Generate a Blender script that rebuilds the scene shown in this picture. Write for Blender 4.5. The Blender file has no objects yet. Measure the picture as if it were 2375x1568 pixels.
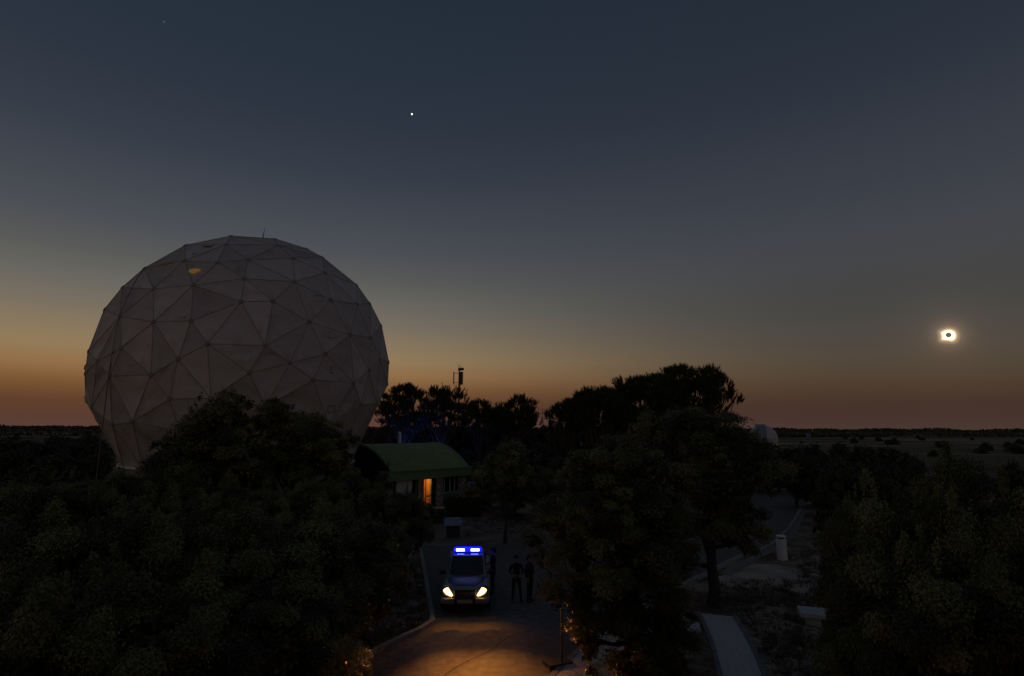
import bpy, bmesh, math, random
import numpy as np
from mathutils import Vector, Matrix, Euler

R = math.radians
rnd = random.Random(7)
scene = bpy.context.scene
col = scene.collection

# ------------------------------------------------------------------ camera
CAM_H = 6.83
PITCH, ROLL = 9.04, 0.22
FV = 1319.0                      # focal length in pixels of a 2374 px wide picture
cam_d = bpy.data.cameras.new('camera')
cam = bpy.data.objects.new('camera', cam_d)
col.objects.link(cam)
cam_d.sensor_width = 36.0
cam_d.lens = 36.0 * FV / 2374.0
cam_d.clip_start = 0.1
cam_d.clip_end = 60000
CAM_M = (Matrix.Translation((0, 0, CAM_H)) @ Matrix.Rotation(R(90 + PITCH), 4, 'X') @ Matrix.Rotation(R(ROLL), 4, 'Z'))
cam.matrix_world = CAM_M
scene.camera = cam

def ray(x, y):
    v = Vector(((x - 1187.0), -(y - 784.0), -FV))
    return (CAM_M.to_3x3() @ v).normalized()

def G(x, y, h=0.0):
    """point of the level at height h seen at picture position (x, y)"""
    d = ray(x, y)
    t = (h - CAM_H) / d.z
    return Vector((d.x * t, d.y * t, h))

def P(x, y, D):
    """point at horizontal distance D seen at picture position (x, y)"""
    d = ray(x, y)
    t = D / math.hypot(d.x, d.y)
    return Vector((d.x * t, d.y * t, CAM_H + d.z * t))

# ------------------------------------------------------------------ sky of a total eclipse: blue overhead, sunset colours all round the horizon
def lin(c):
    c = np.asarray(c, float) / 255.0
    return np.where(c <= 0.04045, c / 12.92, ((c + 0.055) / 1.055) ** 2.4)

SKY = {100: [(0, 38, 48, 60), (335, 48, 56, 69), (500, 57, 64, 73), (670, 67, 73, 82), (800, 76, 80, 87), (950, 91, 93, 93), (1116, 112, 112, 105), (1205, 125, 116, 102),
             (1340, 143, 128, 98), (1430, 150, 118, 83), (1485, 140, 104, 65), (1540, 112, 74, 46), (1618, 86, 56, 42), (1690, 90, 63, 55)],
       2050: [(0, 32, 42, 56), (335, 42, 52, 64), (560, 50, 56, 68), (780, 60, 64, 74), (950, 68, 71, 78), (1060, 73, 74, 76), (1205, 84, 81, 75), (1340, 107, 94, 78),
              (1450, 135, 106, 73), (1518, 125, 89, 53), (1585, 100, 65, 41), (1650, 86, 57, 44), (1700, 86, 60, 50)],
       3150: [(0, 34, 44, 57), (335, 44, 52, 65), (560, 52, 58, 69), (780, 60, 64, 74), (950, 67, 70, 76), (1116, 70, 71, 72), (1250, 72, 72, 70), (1376, 77, 73, 66), (1477, 82, 71, 57),
              (1552, 82, 63, 47), (1603, 74, 53, 42), (1653, 62, 46, 41), (1703, 70, 54, 50)],
       4000: [(0, 36, 46, 58), (335, 46, 53, 66), (560, 54, 60, 70), (780, 62, 66, 76), (950, 70, 72, 78), (1116, 72, 72, 72), (1228, 76, 75, 70), (1340, 83, 76, 68),
              (1450, 88, 75, 58), (1540, 80, 61, 43), (1596, 72, 50, 40), (1674, 78, 51, 43), (1710, 80, 57, 51)]}
AZ0 = R(-112)
W0, W1 = -0.86, -0.06             # the bright side of the sky fades into the dark side between these cosines
def wside(c):
    t_ = min(1, max(0, (c - W0) / (W1 - W0))); return t_ * t_ * (3 - 2 * t_)
els = np.array([0.0, 0.9, 2.2, 3.6, 5, 6.5, 8, 10, 12, 14.5, 17, 20, 24, 29, 34, 39])
for k_ in (3150, 4000):
    SKY[k_] = [(q[0],) + tuple((q[1] + q[2] + q[3]) / 3 * 0.12 + v * 0.88 for v in q[1:]) for q in SKY[k_]]
cols, ws = [], []
for x, rows in SKY.items():
    e, c, w = [], [], 0
    for y, r_, g_, b_ in rows:
        d = ray(x / 1.7254, y / 1.7254)
        e.append(math.degrees(math.asin(d.z))); c.append(lin((r_, g_, b_)))
        w = wside(math.cos(math.atan2(d.x, d.y) - AZ0))
    e, c = np.array(e)[::-1], np.array(c)[::-1]
    cols.append(np.stack([np.interp(els, e, c[:, k]) for k in range(3)], 1)); ws.append(w)
A = np.array([[w, 1 - w] for w in ws])
SOL = np.array([np.linalg.lstsq(A, np.array([cols[j][i] for j in range(4)]), rcond=None)[0] for i in range(len(els))])
SOL = np.clip(SOL, 0.004, 1)
SUN_DIR = ray(2199, 777)

world = bpy.data.worlds.new('World')
scene.world = world
world.use_nodes = True
nt = world.node_tree
nt.nodes.clear()
N = nt.nodes.new
L = nt.links.new
def wmath(op, a, b=None, clamp=False):
    n = N('ShaderNodeMath'); n.operation = op; n.use_clamp = clamp
    for i, v in enumerate((a, b)):
        if v is None: continue
        if isinstance(v, (int, float)): n.inputs[i].default_value = v
        else: L(v, n.inputs[i])
    return n.outputs[0]
tc = N('ShaderNodeTexCoord')
nrm = N('ShaderNodeVectorMath'); nrm.operation = 'NORMALIZE'; L(tc.outputs['Generated'], nrm.inputs[0])
sp = N('ShaderNodeSeparateXYZ'); L(nrm.outputs[0], sp.inputs[0])
el = wmath('MULTIPLY', wmath('ARCSINE', sp.outputs[2]), 180 / math.pi / 90.0)
hyp = wmath('SQRT', wmath('ADD', wmath('ADD', wmath('MULTIPLY', sp.outputs[0], sp.outputs[0]), wmath('MULTIPLY', sp.outputs[1], sp.outputs[1])), 1e-6))
ca = wmath('DIVIDE', wmath('ADD', wmath('MULTIPLY', sp.outputs[0], math.sin(AZ0)), wmath('MULTIPLY', sp.outputs[1], math.cos(AZ0))), hyp)
wr = N('ShaderNodeMapRange'); wr.interpolation_type = 'SMOOTHSTEP'; wr.inputs[1].default_value = W0; wr.inputs[2].default_value = W1; L(ca, wr.inputs[0])
wfac = wr.outputs[0]
ramps = []
for k in range(2):
    rp = N('ShaderNodeValToRGB'); L(el, rp.inputs[0]); cr = rp.color_ramp
    stops = [(e / 90.0, SOL[i, k]) for i, e in enumerate(els)]
    stops += [(55 / 90.0, SOL[-1, k] * 1.1), (0.99, SOL[-1, k] * 1.3)]
    cr.elements[0].position = stops[0][0]; cr.elements[1].position = stops[-1][0]
    for p_, c_ in stops[1:-1]: cr.elements.new(p_)
    for e_, (p_, c_) in zip(cr.elements, stops): e_.color = (*[float(v) for v in c_], 1)
    ramps.append(rp.outputs[0])
mx = N('ShaderNodeMix'); mx.data_type = 'RGBA'; L(wfac, mx.inputs[0]); L(ramps[1], mx.inputs[6]); L(ramps[0], mx.inputs[7])
dt = N('ShaderNodeVectorMath'); dt.operation = 'DOT_PRODUCT'; L(nrm.outputs[0], dt.inputs[0]); dt.inputs[1].default_value = SUN_DIR
ang = wmath('MULTIPLY', wmath('ARCCOSINE', wmath('MINIMUM', dt.outputs['Value'], 0.9999999)), 180 / math.pi)
g1 = wmath('MULTIPLY', wmath('EXPONENT', wmath('MULTIPLY', ang, -1 / 0.40)), 0.62)
g2 = wmath('MULTIPLY', wmath('EXPONENT', wmath('MULTIPLY', ang, -1 / 2.2)), 0.03)
gl = wmath('ADD', g1, g2)
gc = N('ShaderNodeMix'); gc.data_type = 'RGBA'; gc.inputs[0].default_value = 1.0; gc.blend_type = 'MULTIPLY'
cmb = N('ShaderNodeCombineXYZ')
for i in range(3): L(gl, cmb.inputs[i])
L(cmb.outputs[0], gc.inputs[6]); gc.inputs[7].default_value = (1.0, 0.63, 0.36, 1)
add = N('ShaderNodeMix'); add.data_type = 'RGBA'; add.blend_type = 'ADD'; add.inputs[0].default_value = 1.0
L(mx.outputs[2], add.inputs[6]); L(gc.outputs[2], add.inputs[7])
bg = N('ShaderNodeBackground'); L(add.outputs[2], bg.inputs[0]); bg.inputs[1].default_value = 1.0
wo = N('ShaderNodeOutputWorld'); L(bg.outputs[0], wo.inputs[0])

# the corona's own weak light
sun_d = bpy.data.lights.new('corona_light', 'SUN'); sun_d.energy = 0.012; sun_d.angle = R(1.5); sun_d.color = (1, 0.9, 0.75)
sun_o = bpy.data.objects.new('corona_light', sun_d); col.objects.link(sun_o)
sun_o.rotation_euler = SUN_DIR.to_track_quat('Z', 'Y').to_euler()

vs = scene.view_settings
scene.display_settings.display_device = 'sRGB'
vs.view_transform = 'Standard'; vs.look = 'None'; vs.exposure = 0.0; vs.gamma = 1.0; vs.use_curve_mapping = False
cy = scene.cycles
cy.use_denoising = True
try: cy.denoiser = 'OPENIMAGEDENOISE'
except Exception: pass
cy.max_bounces = 5; cy.diffuse_bounces = 3; cy.glossy_bounces = 3; cy.transmission_bounces = 4; cy.transparent_max_bounces = 6
cy.sample_clamp_indirect = 3.0
cy.caustics_reflective = False; cy.caustics_refractive = False

# ------------------------------------------------------------------ helpers
def tag(o, label=None, cat=None, group=None, kind=None):
    if label: o['label'] = label
    if cat: o['category'] = cat
    if group: o['group'] = group
    if kind: o['kind'] = kind
    return o

def empty(name, loc=(0, 0, 0), rz=0.0):
    o = bpy.data.objects.new(name, None)
    col.objects.link(o)
    o.location = loc; o.rotation_euler = (0, 0, rz); o.empty_display_size = 0.2
    return o

def link(name, me, parent=None):
    o = bpy.data.objects.new(name, me)
    col.objects.link(o)
    if parent is not None: o.parent = parent
    return o

def copy_tree(o, parent=None):
    c = o.copy(); col.objects.link(c); c.parent = parent
    for ch in o.children: copy_tree(ch, c)
    return c

class MB:
    def __init__(s): s.v, s.f = [], []
    def add(s, vs_, fs):
        n = len(s.v); s.v += [tuple(v) for v in vs_]; s.f += [tuple(i + n for i in f) for f in fs]; return s
    def box(s, c, d, rz=0.0, taper=1.0):
        ca_, sa_ = math.cos(rz), math.sin(rz)
        vs_ = []
        for k in (-1, 1):
            t = taper if k > 0 else 1.0
            for (i, j) in ((-1, -1), (1, -1), (1, 1), (-1, 1)):
                x, y = i * d[0] / 2 * t, j * d[1] / 2 * t
                vs_.append((c[0] + x * ca_ - y * sa_, c[1] + x * sa_ + y * ca_, c[2] + k * d[2] / 2))
        return s.add(vs_, [(3, 2, 1, 0), (4, 5, 6, 7), (0, 1, 5, 4), (1, 2, 6, 5), (2, 3, 7, 6), (3, 0, 4, 7)])
    def tube(s, pts, radii, n=6, cap=True):
        pts = [Vector(p) for p in pts]
        if isinstance(radii, (int, float)): radii = [radii] * len(pts)
        rings = []
        for i, p in enumerate(pts):
            d = (pts[min(i + 1, len(pts) - 1)] - pts[max(i - 1, 0)])
            d = d.normalized() if d.length > 1e-9 else Vector((0, 0, 1))
            a = Vector((0, 0, 1)) if abs(d.z) < 0.9 else Vector((1, 0, 0))
            u = d.cross(a).normalized(); w = d.cross(u)
            rings.append([p + (u * math.cos(2 * math.pi * k / n) + w * math.sin(2 * math.pi * k / n)) * radii[i] for k in range(n)])
        return s.loft(rings, cap)
    def loft(s, rings, cap=True, closed=True):
        n = len(rings[0]); vs_ = [p for r in rings for p in r]; fs = []
        for i in range(len(rings) - 1):
            for k in range(n if closed else n - 1):
                k2 = (k + 1) % n
                fs.append((i * n + k, i * n + k2, (i + 1) * n + k2, (i + 1) * n + k))
        if cap:
            fs.append(tuple(range(n))[::-1]); fs.append(tuple((len(rings) - 1) * n + k for k in range(n)))
        return s.add(vs_, fs)
    def prism(s, poly, z0, z1):
        n = len(poly)
        return s.add([(p[0], p[1], z0) for p in poly] + [(p[0], p[1], z1) for p in poly],
                     [tuple(range(n))[::-1], tuple(range(n, 2 * n))] + [(i, (i + 1) % n, n + (i + 1) % n, n + i) for i in range(n)])
    def mesh(s, name, mat, smooth=False):
        me = bpy.data.meshes.new(name)
        me.from_pydata(s.v, [], s.f)
        bm = bmesh.new(); bm.from_mesh(me); bmesh.ops.recalc_face_normals(bm, faces=bm.faces[:]); bm.to_mesh(me); bm.free()
        me.materials.append(mat)
        if smooth:
            me.polygons.foreach_set('use_smooth', [True] * len(me.polygons))
            try: me.set_sharp_from_angle(angle=R(38))
            except Exception: pass
        return me
    def build(s, name, mat, parent=None, smooth=False):
        return link(name, s.mesh(name, mat, smooth), parent)

def poly_mesh(name, co, k, mat, attr=None):
    """mesh of separate k-gons from an (n*k, 3) array"""
    n = len(co) // k
    me = bpy.data.meshes.new(name)
    me.vertices.add(n * k); me.vertices.foreach_set('co', np.ascontiguousarray(co, dtype=np.float32).ravel())
    me.loops.add(n * k); me.loops.foreach_set('vertex_index', np.arange(n * k, dtype=np.int32))
    me.polygons.add(n); me.polygons.foreach_set('loop_start', np.arange(0, n * k, k, dtype=np.int32))
    if attr is not None:
        a = me.attributes.new('tone', 'FLOAT', 'FACE'); a.data.foreach_set('value', np.asarray(attr, dtype=np.float32))
    me.update(calc_edges=True); me.validate()
    me.materials.append(mat)
    return me

# ------------------------------------------------------------------ materials
def base_mat(name):
    m = bpy.data.materials.new(name); m.use_nodes = True
    t = m.node_tree; b = t.nodes['Principled BSDF']
    return m, t, b

def pmat(name, c1, c2=None, rough=0.7, scale=3.0, bump=0.0, bscale=None, metal=0.0, spec=0.4, coords='Object', detail=6):
    m, t, b = base_mat(name)
    b.inputs['Roughness'].default_value = rough; b.inputs['Metallic'].default_value = metal
    b.inputs['Specular IOR Level'].default_value = spec
    b.inputs['Base Color'].default_value = (*c1, 1)
    tcn = t.nodes.new('ShaderNodeTexCoord')
    if c2 is not None:
        nz = t.nodes.new('ShaderNodeTexNoise'); nz.inputs['Scale'].default_value = scale; nz.inputs['Detail'].default_value = detail
        t.links.new(tcn.outputs[coords], nz.inputs['Vector'])
        mr = t.nodes.new('ShaderNodeMapRange'); mr.inputs[1].default_value = 0.32; mr.inputs[2].default_value = 0.68; t.links.new(nz.outputs['Fac'], mr.inputs[0])
        mixn = t.nodes.new('ShaderNodeMix'); mixn.data_type = 'RGBA'
        mixn.inputs[6].default_value = (*c1, 1); mixn.inputs[7].default_value = (*c2, 1)
        t.links.new(mr.outputs[0], mixn.inputs[0]); t.links.new(mixn.outputs[2], b.inputs['Base Color'])
    if bump:
        nz2 = t.nodes.new('ShaderNodeTexNoise'); nz2.inputs['Scale'].default_value = bscale or scale * 6; nz2.inputs['Detail'].default_value = 8
        t.links.new(tcn.outputs[coords], nz2.inputs['Vector'])
        bp = t.nodes.new('ShaderNodeBump'); bp.inputs['Strength'].default_value = bump; bp.inputs['Distance'].default_value = 0.03
        t.links.new(nz2.outputs['Fac'], bp.inputs['Height']); t.links.new(bp.outputs[0], b.inputs['Normal'])
    return m

def emit_mat(name, c, s):
    m, t, b = base_mat(name)
    b.inputs['Base Color'].default_value = (0.02, 0.02, 0.02, 1)
    b.inputs['Emission Color'].default_value = (*c, 1); b.inputs['Emission Strength'].default_value = s
    b.inputs['Roughness'].default_value = 0.3
    return m

def leaf_mat(name, dark, light, trans=0.25, rough=0.55):
    m, t, b = base_mat(name)
    at = t.nodes.new('ShaderNodeAttribute'); at.attribute_name = 'tone'
    oi = t.nodes.new('ShaderNodeObjectInfo')
    ad = t.nodes.new('ShaderNodeMath'); ad.operation = 'MULTIPLY_ADD'; t.links.new(oi.outputs['Random'], ad.inputs[0]); ad.inputs[1].default_value = 0.3
    t.links.new(at.outputs['Fac'], ad.inputs[2])
    sb = t.nodes.new('ShaderNodeMath'); sb.operation = 'SUBTRACT'; t.links.new(ad.outputs[0], sb.inputs[0]); sb.inputs[1].default_value = 0.15; sb.use_clamp = True
    mixn = t.nodes.new('ShaderNodeMix'); mixn.data_type = 'RGBA'
    mixn.inputs[6].default_value = (*dark, 1); mixn.inputs[7].default_value = (*light, 1)
    t.links.new(sb.outputs[0], mixn.inputs[0]); t.links.new(mixn.outputs[2], b.inputs['Base Color'])
    b.inputs['Roughness'].default_value = rough; b.inputs['Specular IOR Level'].default_value = 0.5
    tr = t.nodes.new('ShaderNodeBsdfTranslucent'); t.links.new(mixn.outputs[2], tr.inputs[0])
    ms = t.nodes.new('ShaderNodeMixShader'); ms.inputs[0].default_value = trans
    out = t.nodes['Material Output']
    t.links.new(b.outputs[0], ms.inputs[1]); t.links.new(tr.outputs[0], ms.inputs[2]); t.links.new(ms.outputs[0], out.inputs[0])
    return m

M = {}
M['oak'] = leaf_mat('holm_oak_leaf', (0.04, 0.036, 0.011), (0.31, 0.275, 0.088), 0.12, 0.42)
M['oak_far'] = leaf_mat('far_leaf', (0.035, 0.034, 0.016), (0.095, 0.09, 0.042), 0.1)
M['pine'] = leaf_mat('pine_needle', (0.035, 0.045, 0.015), (0.09, 0.10, 0.035), 0.1)
M['bark'] = pmat('bark', (0.05, 0.042, 0.034), (0.10, 0.085, 0.07), 0.9, 6, 0.6, 18)
M['pine_bark'] = pmat('pine_bark', (0.06, 0.042, 0.03), (0.12, 0.085, 0.06), 0.9, 5, 0.6, 14)
M['asphalt'] = pmat('asphalt', (0.12, 0.10, 0.092), (0.23, 0.197, 0.18), 0.8, 3.5, 0.7, 48, detail=12)
M['kerb'] = pmat('kerb_concrete', (0.30, 0.285, 0.27), (0.45, 0.43, 0.40), 0.85, 3, 0.4, 30)
M['slab'] = pmat('concrete_slab', (0.70, 0.62, 0.57), (0.80, 0.72, 0.67), 0.8, 2.5, 0.3, 30)
M['slab_edge'] = pmat('path_edging', (0.2, 0.2, 0.205), (0.3, 0.3, 0.3), 0.8, 3, 0.3, 25)
M['bench'] = pmat('bench_stone', (0.55, 0.55, 0.56), (0.65, 0.65, 0.65), 0.8, 4, 0.3, 25)
M['stone'] = pmat('limestone', (0.34, 0.31, 0.28), (0.55, 0.52, 0.48), 0.9, 4, 0.3)
M['dry'] = leaf_mat('dry_grass', (0.07, 0.05, 0.03), (0.2, 0.16, 0.09), 0.2, 0.8)
M['white_metal'] = pmat('white_painted_metal', (0.80, 0.80, 0.82), (0.84, 0.84, 0.84), 0.45, 2)
M['black_metal'] = pmat('black_metal', (0.02, 0.02, 0.02), (0.035, 0.035, 0.035), 0.5, 4)
M['grey_metal'] = pmat('galvanised_metal', (0.2, 0.2, 0.21), (0.3, 0.3, 0.31), 0.45, 5, metal=0.6)
M['dark_metal'] = pmat('dark_steel', (0.05, 0.05, 0.05), (0.08, 0.08, 0.08), 0.5, 5, metal=0.4)

# ground: bare soil, dry grass and far fields
def ground_mat():
    m, t, b = base_mat('dry_ground')
    g = t.nodes.new('ShaderNodeNewGeometry')
    def noise(sc, det, off=0.0, stretch=None):
        mp = t.nodes.new('ShaderNodeMapping'); t.links.new(g.outputs['Position'], mp.inputs[0]); mp.inputs['Location'].default_value = (off, off, 0)
        if stretch: mp.inputs['Scale'].default_value = stretch
        n = t.nodes.new('ShaderNodeTexNoise'); n.inputs['Scale'].default_value = sc; n.inputs['Detail'].default_value = det; t.links.new(mp.outputs[0], n.inputs[0]); return n.outputs['Fac']
    def mr(f, a, b_, smooth=True):
        n = t.nodes.new('ShaderNodeMapRange'); n.inputs[1].default_value = a; n.inputs[2].default_value = b_; t.links.new(f, n.inputs[0]); n.clamp = True; return n.outputs[0]
    def mix(f, c1, c2):
        n = t.nodes.new('ShaderNodeMix'); n.data_type = 'RGBA'
        for s, c in ((6, c1), (7, c2)):
            if isinstance(c, tuple): n.inputs[s].default_value = (*c, 1)
            else: t.links.new(c, n.inputs[s])
        t.links.new(f, n.inputs[0]); return n.outputs[2]
    near = mix(mr(noise(0.35, 8), 0.42, 0.62), (0.17, 0.10, 0.07), (0.50, 0.37, 0.265))
    near = mix(mr(noise(4.0, 8, 31), 0.5, 0.7), near, (0.09, 0.055, 0.04))
    field = mix(mr(noise(0.006, 2, 55, (1, 2.2, 1)), 0.46, 0.52), (0.05, 0.048, 0.032), (0.30, 0.235, 0.15))
    field = mix(mr(noise(0.004, 3, 200, (1, 3, 1)), 0.52, 0.56), field, (0.13, 0.105, 0.06))
    ln = t.nodes.new('ShaderNodeVectorMath'); ln.operation = 'LENGTH'; t.links.new(g.outputs['Position'], ln.inputs[0])
    colr = mix(mr(ln.outputs['Value'], 70, 140), near, field)
    t.links.new(colr, b.inputs['Base Color']); b.inputs['Roughness'].default_value = 0.95; b.inputs['Specular IOR Level'].default_value = 0.1
    bp = t.nodes.new('ShaderNodeBump'); bp.inputs['Strength'].default_value = 0.6; bp.inputs['Distance'].default_value = 0.06
    t.links.new(noise(7.0, 8), bp.inputs['Height']); t.links.new(bp.outputs[0], b.inputs['Normal'])
    return m
M['ground'] = ground_mat()

# ------------------------------------------------------------------ ground, road, kerbs
rings = [0.0, 5, 10, 15, 20, 26, 33, 42, 55, 75, 110, 160, 250, 400, 700, 1200, 2200, 4500, 9000, 18000, 30000]
NS = 96
mb = MB(); mb.v.append((0, 20, 0))
for r_ in rings[1:]:
    for k in range(NS):
        a = 2 * math.pi * k / NS
        x, y = r_ * math.cos(a), 20 + r_ * math.sin(a)
        d = math.hypot(x, y)
        z = 0.0 if d < 300 else -0.9 * min(1, (d - 300) / 400) + 0.5 * math.sin(x * 0.0031 + 1.0) * math.cos(y * 0.0023) * min(1, (d - 300) / 700)
        mb.v.append((x, y, z))
for k in range(NS): mb.f.append((0, 1 + k, 1 + (k + 1) % NS))
for i in range(len(rings) - 2):
    for k in range(NS):
        a_, b_ = 1 + i * NS + k, 1 + i * NS + (k + 1) % NS
        mb.f.append((a_, b_, b_ + NS, a_ + NS))
ground = mb.build('ground', M['ground']); tag(ground, kind='structure')

LEFT_KERB = [G(977, 1268), G(985, 1310), G(997, 1375), G(1006, 1425), G(1009, 1443), G(1003, 1452), G(980, 1465), G(900, 1502), G(790, 1568), G(690, 1640), G(600, 1720)]
RIGHT_KERB = [G(1700, 1088), G(1768, 1103), G(1807, 1119), G(1834, 1137), G(1849, 1157), G(1853.7, 1178), G(1843, 1202), G(1822, 1232), G(1793, 1259), G(1763, 1276), G(1703, 1297),
              G(1641, 1330), G(1560, 1368), G(1460, 1425), G(1380, 1480), G(1309, 1540), G(1262, 1590), G(1200, 1680), G(1150, 1760)]

def smooth_line(pts, step):
    out = []
    for i in range(len(pts) - 1):
        p0, p1, p2, p3 = pts[max(i - 1, 0)], pts[i], pts[i + 1], pts[min(i + 2, len(pts) - 1)]
        for k in range(8):
            t_ = k / 8
            out.append(0.5 * ((2 * p1) + (p2 - p0) * t_ + (2 * p0 - 5 * p1 + 4 * p2 - p3) * t_ ** 2 + (3 * p1 - p0 - 3 * p2 + p3) * t_ ** 3))
    out.append(pts[-1])
    res = [out[0]]; acc = 0
    for a, b_ in zip(out, out[1:]):
        seg = (b_ - a).length
        while acc + seg >= step:
            a = a + (b_ - a) * ((step - acc) / seg); res.append(a); seg = (b_ - a).length; acc = 0
        acc += seg
    return res

lk = smooth_line(LEFT_KERB, 0.9)
rk = smooth_line(RIGHT_KERB, 0.9)
poly = [Vector((p.x, p.y, 0)) for p in lk[::-1]] + [G(985, 1266), G(1130, 1263), G(1190, 1258), G(1300, 1232), G(1480, 1150)] + [Vector((p.x, p.y, 0)) for p in rk]
bm = bmesh.new()
bf = bm.faces.new([bm.verts.new((p.x, p.y, 0.012)) for p in poly])
bmesh.ops.triangulate(bm, faces=[bf])
me = bpy.data.meshes.new('road'); bm.to_mesh(me); bm.free(); me.materials.append(M['asphalt'])
for p in me.polygons:
    if p.normal.z < 0: p.flip()
road = link('road', me); tag(road, kind='structure')

def kerb(name, line, side, label):
    root = empty(name, (line[0].x, line[0].y, 0)); tag(root, label, 'kerb')
    o0 = Vector((line[0].x, line[0].y, 0))
    for a, b_ in zip(line, line[1:]):
        d = (b_ - a); ln_ = d.length
        if ln_ < 0.1: continue
        rz = math.atan2(d.y, d.x); n_ = Vector((-d.y, d.x, 0)).normalized() * side
        c = (a + b_) / 2 + n_ * 0.085
        m_ = MB(); hh = 0.14 + rnd.uniform(-0.008, 0.008)
        m_.box((0, 0, hh / 2 - 0.02), (ln_ * 1.0 - 0.015, 0.17, hh + 0.04), 0, 0.985)
        o = m_.build('kerb_stone', M['kerb'], root); o.location = (c.x - o0.x, c.y - o0.y, 0); o.rotation_euler = (0, 0, rz + rnd.uniform(-0.008, 0.008))
    return root
kerb('road_kerb', lk, -1, 'grey concrete kerb beside the patrol car, curving away under the oaks')
kerb('road_kerb', rk, 1, 'pale concrete kerb around the outside of the empty road bend')

def strip(name, line, wdt, z, mat, kind='structure'):
    vs_, fs = [], []
    for i, p in enumerate(line):
        d = (line[min(i + 1, len(line) - 1)] - line[max(i - 1, 0)]); n_ = Vector((-d.y, d.x, 0)).normalized() * wdt / 2
        vs_ += [(p.x + n_.x, p.y + n_.y, z), (p.x - n_.x, p.y - n_.y, z)]
        if i: fs.append((2 * i - 2, 2 * i - 1, 2 * i + 1, 2 * i))
    m_ = MB(); m_.add(vs_, fs)
    o = m_.build(name, mat)
    for pl in o.data.polygons:
        if pl.normal.z < 0: pl.flip()
    return tag(o, kind=kind)
M['joint'] = pmat('channel_concrete', (0.12, 0.11, 0.1), (0.18, 0.17, 0.16), 0.85, 5, 0.4, 40)
M['tar'] = pmat('tar', (0.03, 0.028, 0.028), None, 1.0, spec=0.0)
strip('drain_channel', smooth_line([G(1012, 1447), G(1080, 1440), G(1120, 1443), G(1190, 1462), G(1250, 1480), G(1300, 1500)], 0.4), 0.28, 0.018, M['joint'])
strip('road_crack', smooth_line([G(1240, 1462), G(1180, 1478), G(1140, 1508), G(1090, 1532), G(1040, 1560), G(1000, 1600)], 0.3), 0.03, 0.018, M['tar'])
strip('verge', [p + Vector((0, 0, 0)) for p in smooth_line([p + (p - Vector((6, 33, 0))).normalized() * 0.75 for p in RIGHT_KERB[1:12]], 0.6)], 0.55, 0.02,
      pmat('gravel_verge', (0.16, 0.135, 0.115), (0.40, 0.35, 0.31), 0.95, 9, 0.9, 40))

def sheet(name, quad, z, mat):
    m_ = MB(); pts_ = smooth_line([G(*q_) for q_ in quad + quad[:1]], 0.5)[:-1]
    m_.add([(p.x + rnd.uniform(-.12, .12), p.y + rnd.uniform(-.12, .12), z) for p in pts_], [tuple(range(len(pts_)))])
    o = m_.build(name, mat)
    for pl in o.data.polygons:
        if pl.normal.z < 0: pl.flip()
    return tag(o, kind='structure')
M['dust'] = pmat('pale_dust', (0.36, 0.265, 0.20), (0.64, 0.49, 0.385), 0.95, 0.9, 0.7, 12)
sheet('dirt_track', [(1650, 1342), (1740, 1312), (1800, 1310), (1870, 1325), (1960, 1350), (1980, 1385), (1880, 1378), (1790, 1362), (1700, 1362)], 0.006, M['dust'])
sheet('dry_meadow', [(1010, 1205), (1110, 1200), (1270, 1204), (1330, 1215), (1290, 1228), (1190, 1250), (1130, 1257), (1000, 1258)], 0.006, pmat('dry_meadow', (0.16, 0.12, 0.09), (0.32, 0.245, 0.19), 0.95, 0.6, 0.7, 12))
# slabs of the footway beside the road
sw = empty('footway', (rk[-10].x, rk[-10].y, 0)); tag(sw, 'paved footway of square slabs lit by the headlights', 'footway')
swo = Vector((rk[-10].x, rk[-10].y, 0))
for i in range(len(rk) - 11, len(rk) - 1):
    a, b_ = rk[i], rk[i + 1]; d = b_ - a; n_ = Vector((-d.y, d.x, 0)).normalized(); rz = math.atan2(d.y, d.x)
    for q in range(4):
        for h_ in range(2):
            c = a + d * (0.25 + 0.5 * h_) + n_ * (0.17 + 0.24 + q * 0.47)
            m_ = MB(); m_.box((0, 0, 0.06), (d.length / 2 - 0.014, 0.455, 0.14), 0, 0.985)
            o = m_.build('paving_slab', M['slab'], sw); o.location = (c.x - swo.x, c.y - swo.y, rnd.uniform(-0.003, 0.003)); o.rotation_euler = (rnd.uniform(-.004, .004), rnd.uniform(-.004, .004), rz)

# pale path
pTL, pTR, pBL, pBR = G(1617, 1428), G(1709, 1437), G(1672, 1620), G(1797, 1630)
pm_l, pm_r = G(1628, 1470), G(1739, 1492)
path = empty('path', tuple(pTL)); tag(path, 'pale slab path with dark edging leading through the stony ground', 'path')
def quadpt(u, v):
    def bez(a, m, b_, t_):
        c = 2 * m - (a + b_) / 2
        return a * (1 - t_) ** 2 + c * 2 * t_ * (1 - t_) + b_ * t_ ** 2
    l_ = pTL.lerp(pBL, v); r_ = pTR.lerp(pBR, v)
    bow = 0.12 * math.sin(math.pi * v)
    return l_.lerp(r_, u) + Vector((bow, 0, 0))
NR = 14
for j in range(NR):
    for i in range(5):
        u0, u1 = 0.1 + 0.8 * i / 5, 0.1 + 0.8 * (i + 1) / 5
        v0, v1 = j / NR, (j + 1) / NR
        g_ = 0.006
        ps = [quadpt(u0, v0), quadpt(u1, v0), quadpt(u1, v1), quadpt(u0, v1)]
        c = sum(ps, Vector()) / 4
        ps = [p + (c - p).normalized() * g_ for p in ps]
        m_ = MB(); m_.prism([(p.x - c.x, p.y - c.y) for p in ps], -0.02, 0.10)
        o = m_.build('path_slab', M['slab'], path); o.location = (c.x - pTL.x, c.y - pTL.y, rnd.uniform(-0.003, 0.003))
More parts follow.
